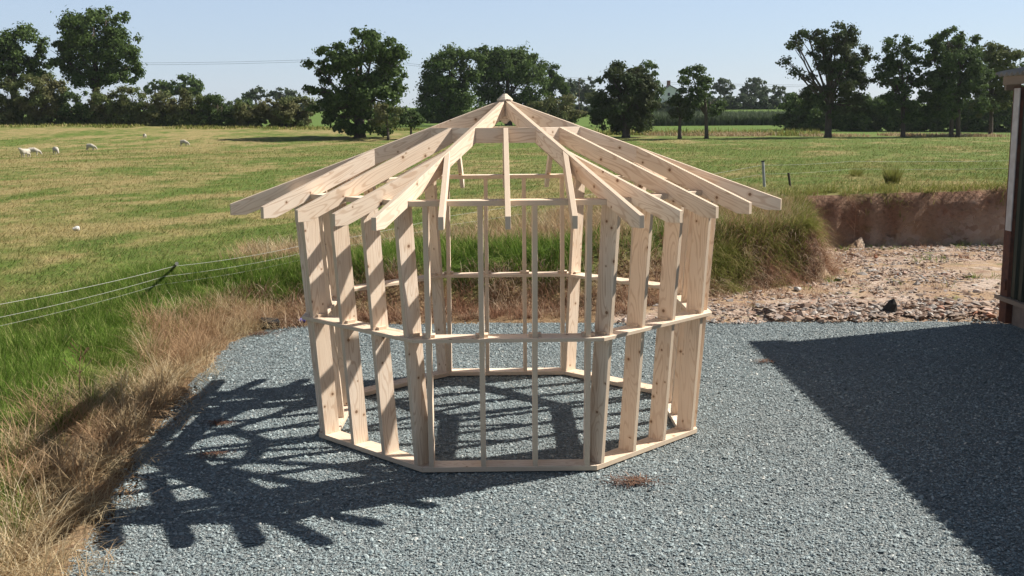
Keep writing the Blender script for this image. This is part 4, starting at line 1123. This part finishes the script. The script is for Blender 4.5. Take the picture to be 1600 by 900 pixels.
def leaf_litter(label, p, n, rx, ry, seed):
    r = np.random.default_rng(seed); xx = r.normal(0, rx, n); yy = r.normal(0, ry, n)
    V_, F_ = blades(xx, yy, np.full(n, .004)+r.uniform(0, .012, n), r.uniform(.03, .09, n), r.uniform(.005, .011, n), r.uniform(0, 6.28, n), r.uniform(1.62, 1.9, n), .35, seed)
    o = np_obj('dead_weed_clump', V_, F_, M['rustleaf']); o.location = p; tag(o, label, 'dead leaves')
leaf_litter('rusty patch of dead weeds on gravel in front of the right front post', at_z(990, 753, .0), 170, .12, .05, 1)
leaf_litter('small rusty dead weed in the shadow left of the frame', at_z(342, 662, -.008), 90, .06, .035, 2)
leaf_litter('brown dead weed strands in the middle of the frame shadow', at_z(330, 712, -.008), 80, .09, .03, 3)
leaf_litter('thin reddish dead weed beside the shed shadow corner', at_z(1196, 566, -.008), 60, .07, .03, 4)
leaf_litter('reddish dead weed patch by the gravel corner at back left', at_z(400, 522, -.008), 200, .16, .06, 5)

m, nt, out = new_mat('air'); pv = nt.nodes.new('ShaderNodeVolumePrincipled')
pv.inputs['Color'].default_value = (.86, .92, 1.0, 1); pv.inputs['Density'].default_value = HAZE; pv.inputs['Anisotropy'].default_value = .2
nt.links.new(pv.outputs[0], out.inputs['Volume'])
mb = MB(); mb.box(-1300, 1300, -120, 1400, -6, 45); hz_o = mb.obj('haze', m); tag(hz_o, kind='stuff')
# ------------------------------------------------------------------ light, sky, colour
SUN_AZ, SUN_EL = 69.9, 41.4      # from +Y towards +X
az = math.radians(SUN_AZ); el = math.radians(SUN_EL)
sd = Vector((math.sin(az)*math.cos(el), math.cos(az)*math.cos(el), math.sin(el)))
ld = bpy.data.lights.new('sun', 'SUN'); ld.energy = 4.9; ld.angle = math.radians(.53); ld.color = (1.0, .945, .86)
lo = link(bpy.data.objects.new('sun', ld)); lo.rotation_euler = (-sd).to_track_quat('-Z', 'Y').to_euler(); lo.location = (20, 10, 30)
w = bpy.data.worlds.new('World'); sc.world = w; w.use_nodes = True
nt = w.node_tree; bg = nt.nodes['Background']; sky = nt.nodes.new('ShaderNodeTexSky'); sky.sky_type = 'NISHITA'
sky.sun_disc = False; sky.sun_elevation = el; sky.sun_rotation = az; sky.air_density = 1.0; sky.dust_density = 0.4; sky.ozone_density = 4.5
mxs = nt.nodes.new('ShaderNodeMix'); mxs.data_type = 'RGBA'; mxs.inputs[0].default_value = .62; mxs.inputs[7].default_value = (3.85, 4.5, 5.75, 1)
nt.links.new(sky.outputs[0], mxs.inputs[6]); tcw = nt.nodes.new('ShaderNodeTexCoord'); spw = nt.nodes.new('ShaderNodeSeparateXYZ'); nt.links.new(tcw.outputs['Generated'], spw.inputs[0])
mrw = nt.nodes.new('ShaderNodeMapRange'); mrw.inputs[1].default_value = .10; mrw.inputs[2].default_value = .55; mrw.inputs[3].default_value = 1.0; mrw.inputs[4].default_value = .30
nt.links.new(spw.outputs[2], mrw.inputs[0])
vsw = nt.nodes.new('ShaderNodeVectorMath'); vsw.operation = 'SCALE'; nt.links.new(mxs.outputs[2], vsw.inputs[0]); nt.links.new(mrw.outputs[0], vsw.inputs['Scale'])
nt.links.new(vsw.outputs[0], bg.inputs[0]); bg.inputs[1].default_value = .083
sc.view_settings.view_transform = 'Standard'; sc.view_settings.look = 'None'; sc.view_settings.exposure = 0.78; sc.view_settings.gamma = 1.0
sc.view_settings.use_curve_mapping = False
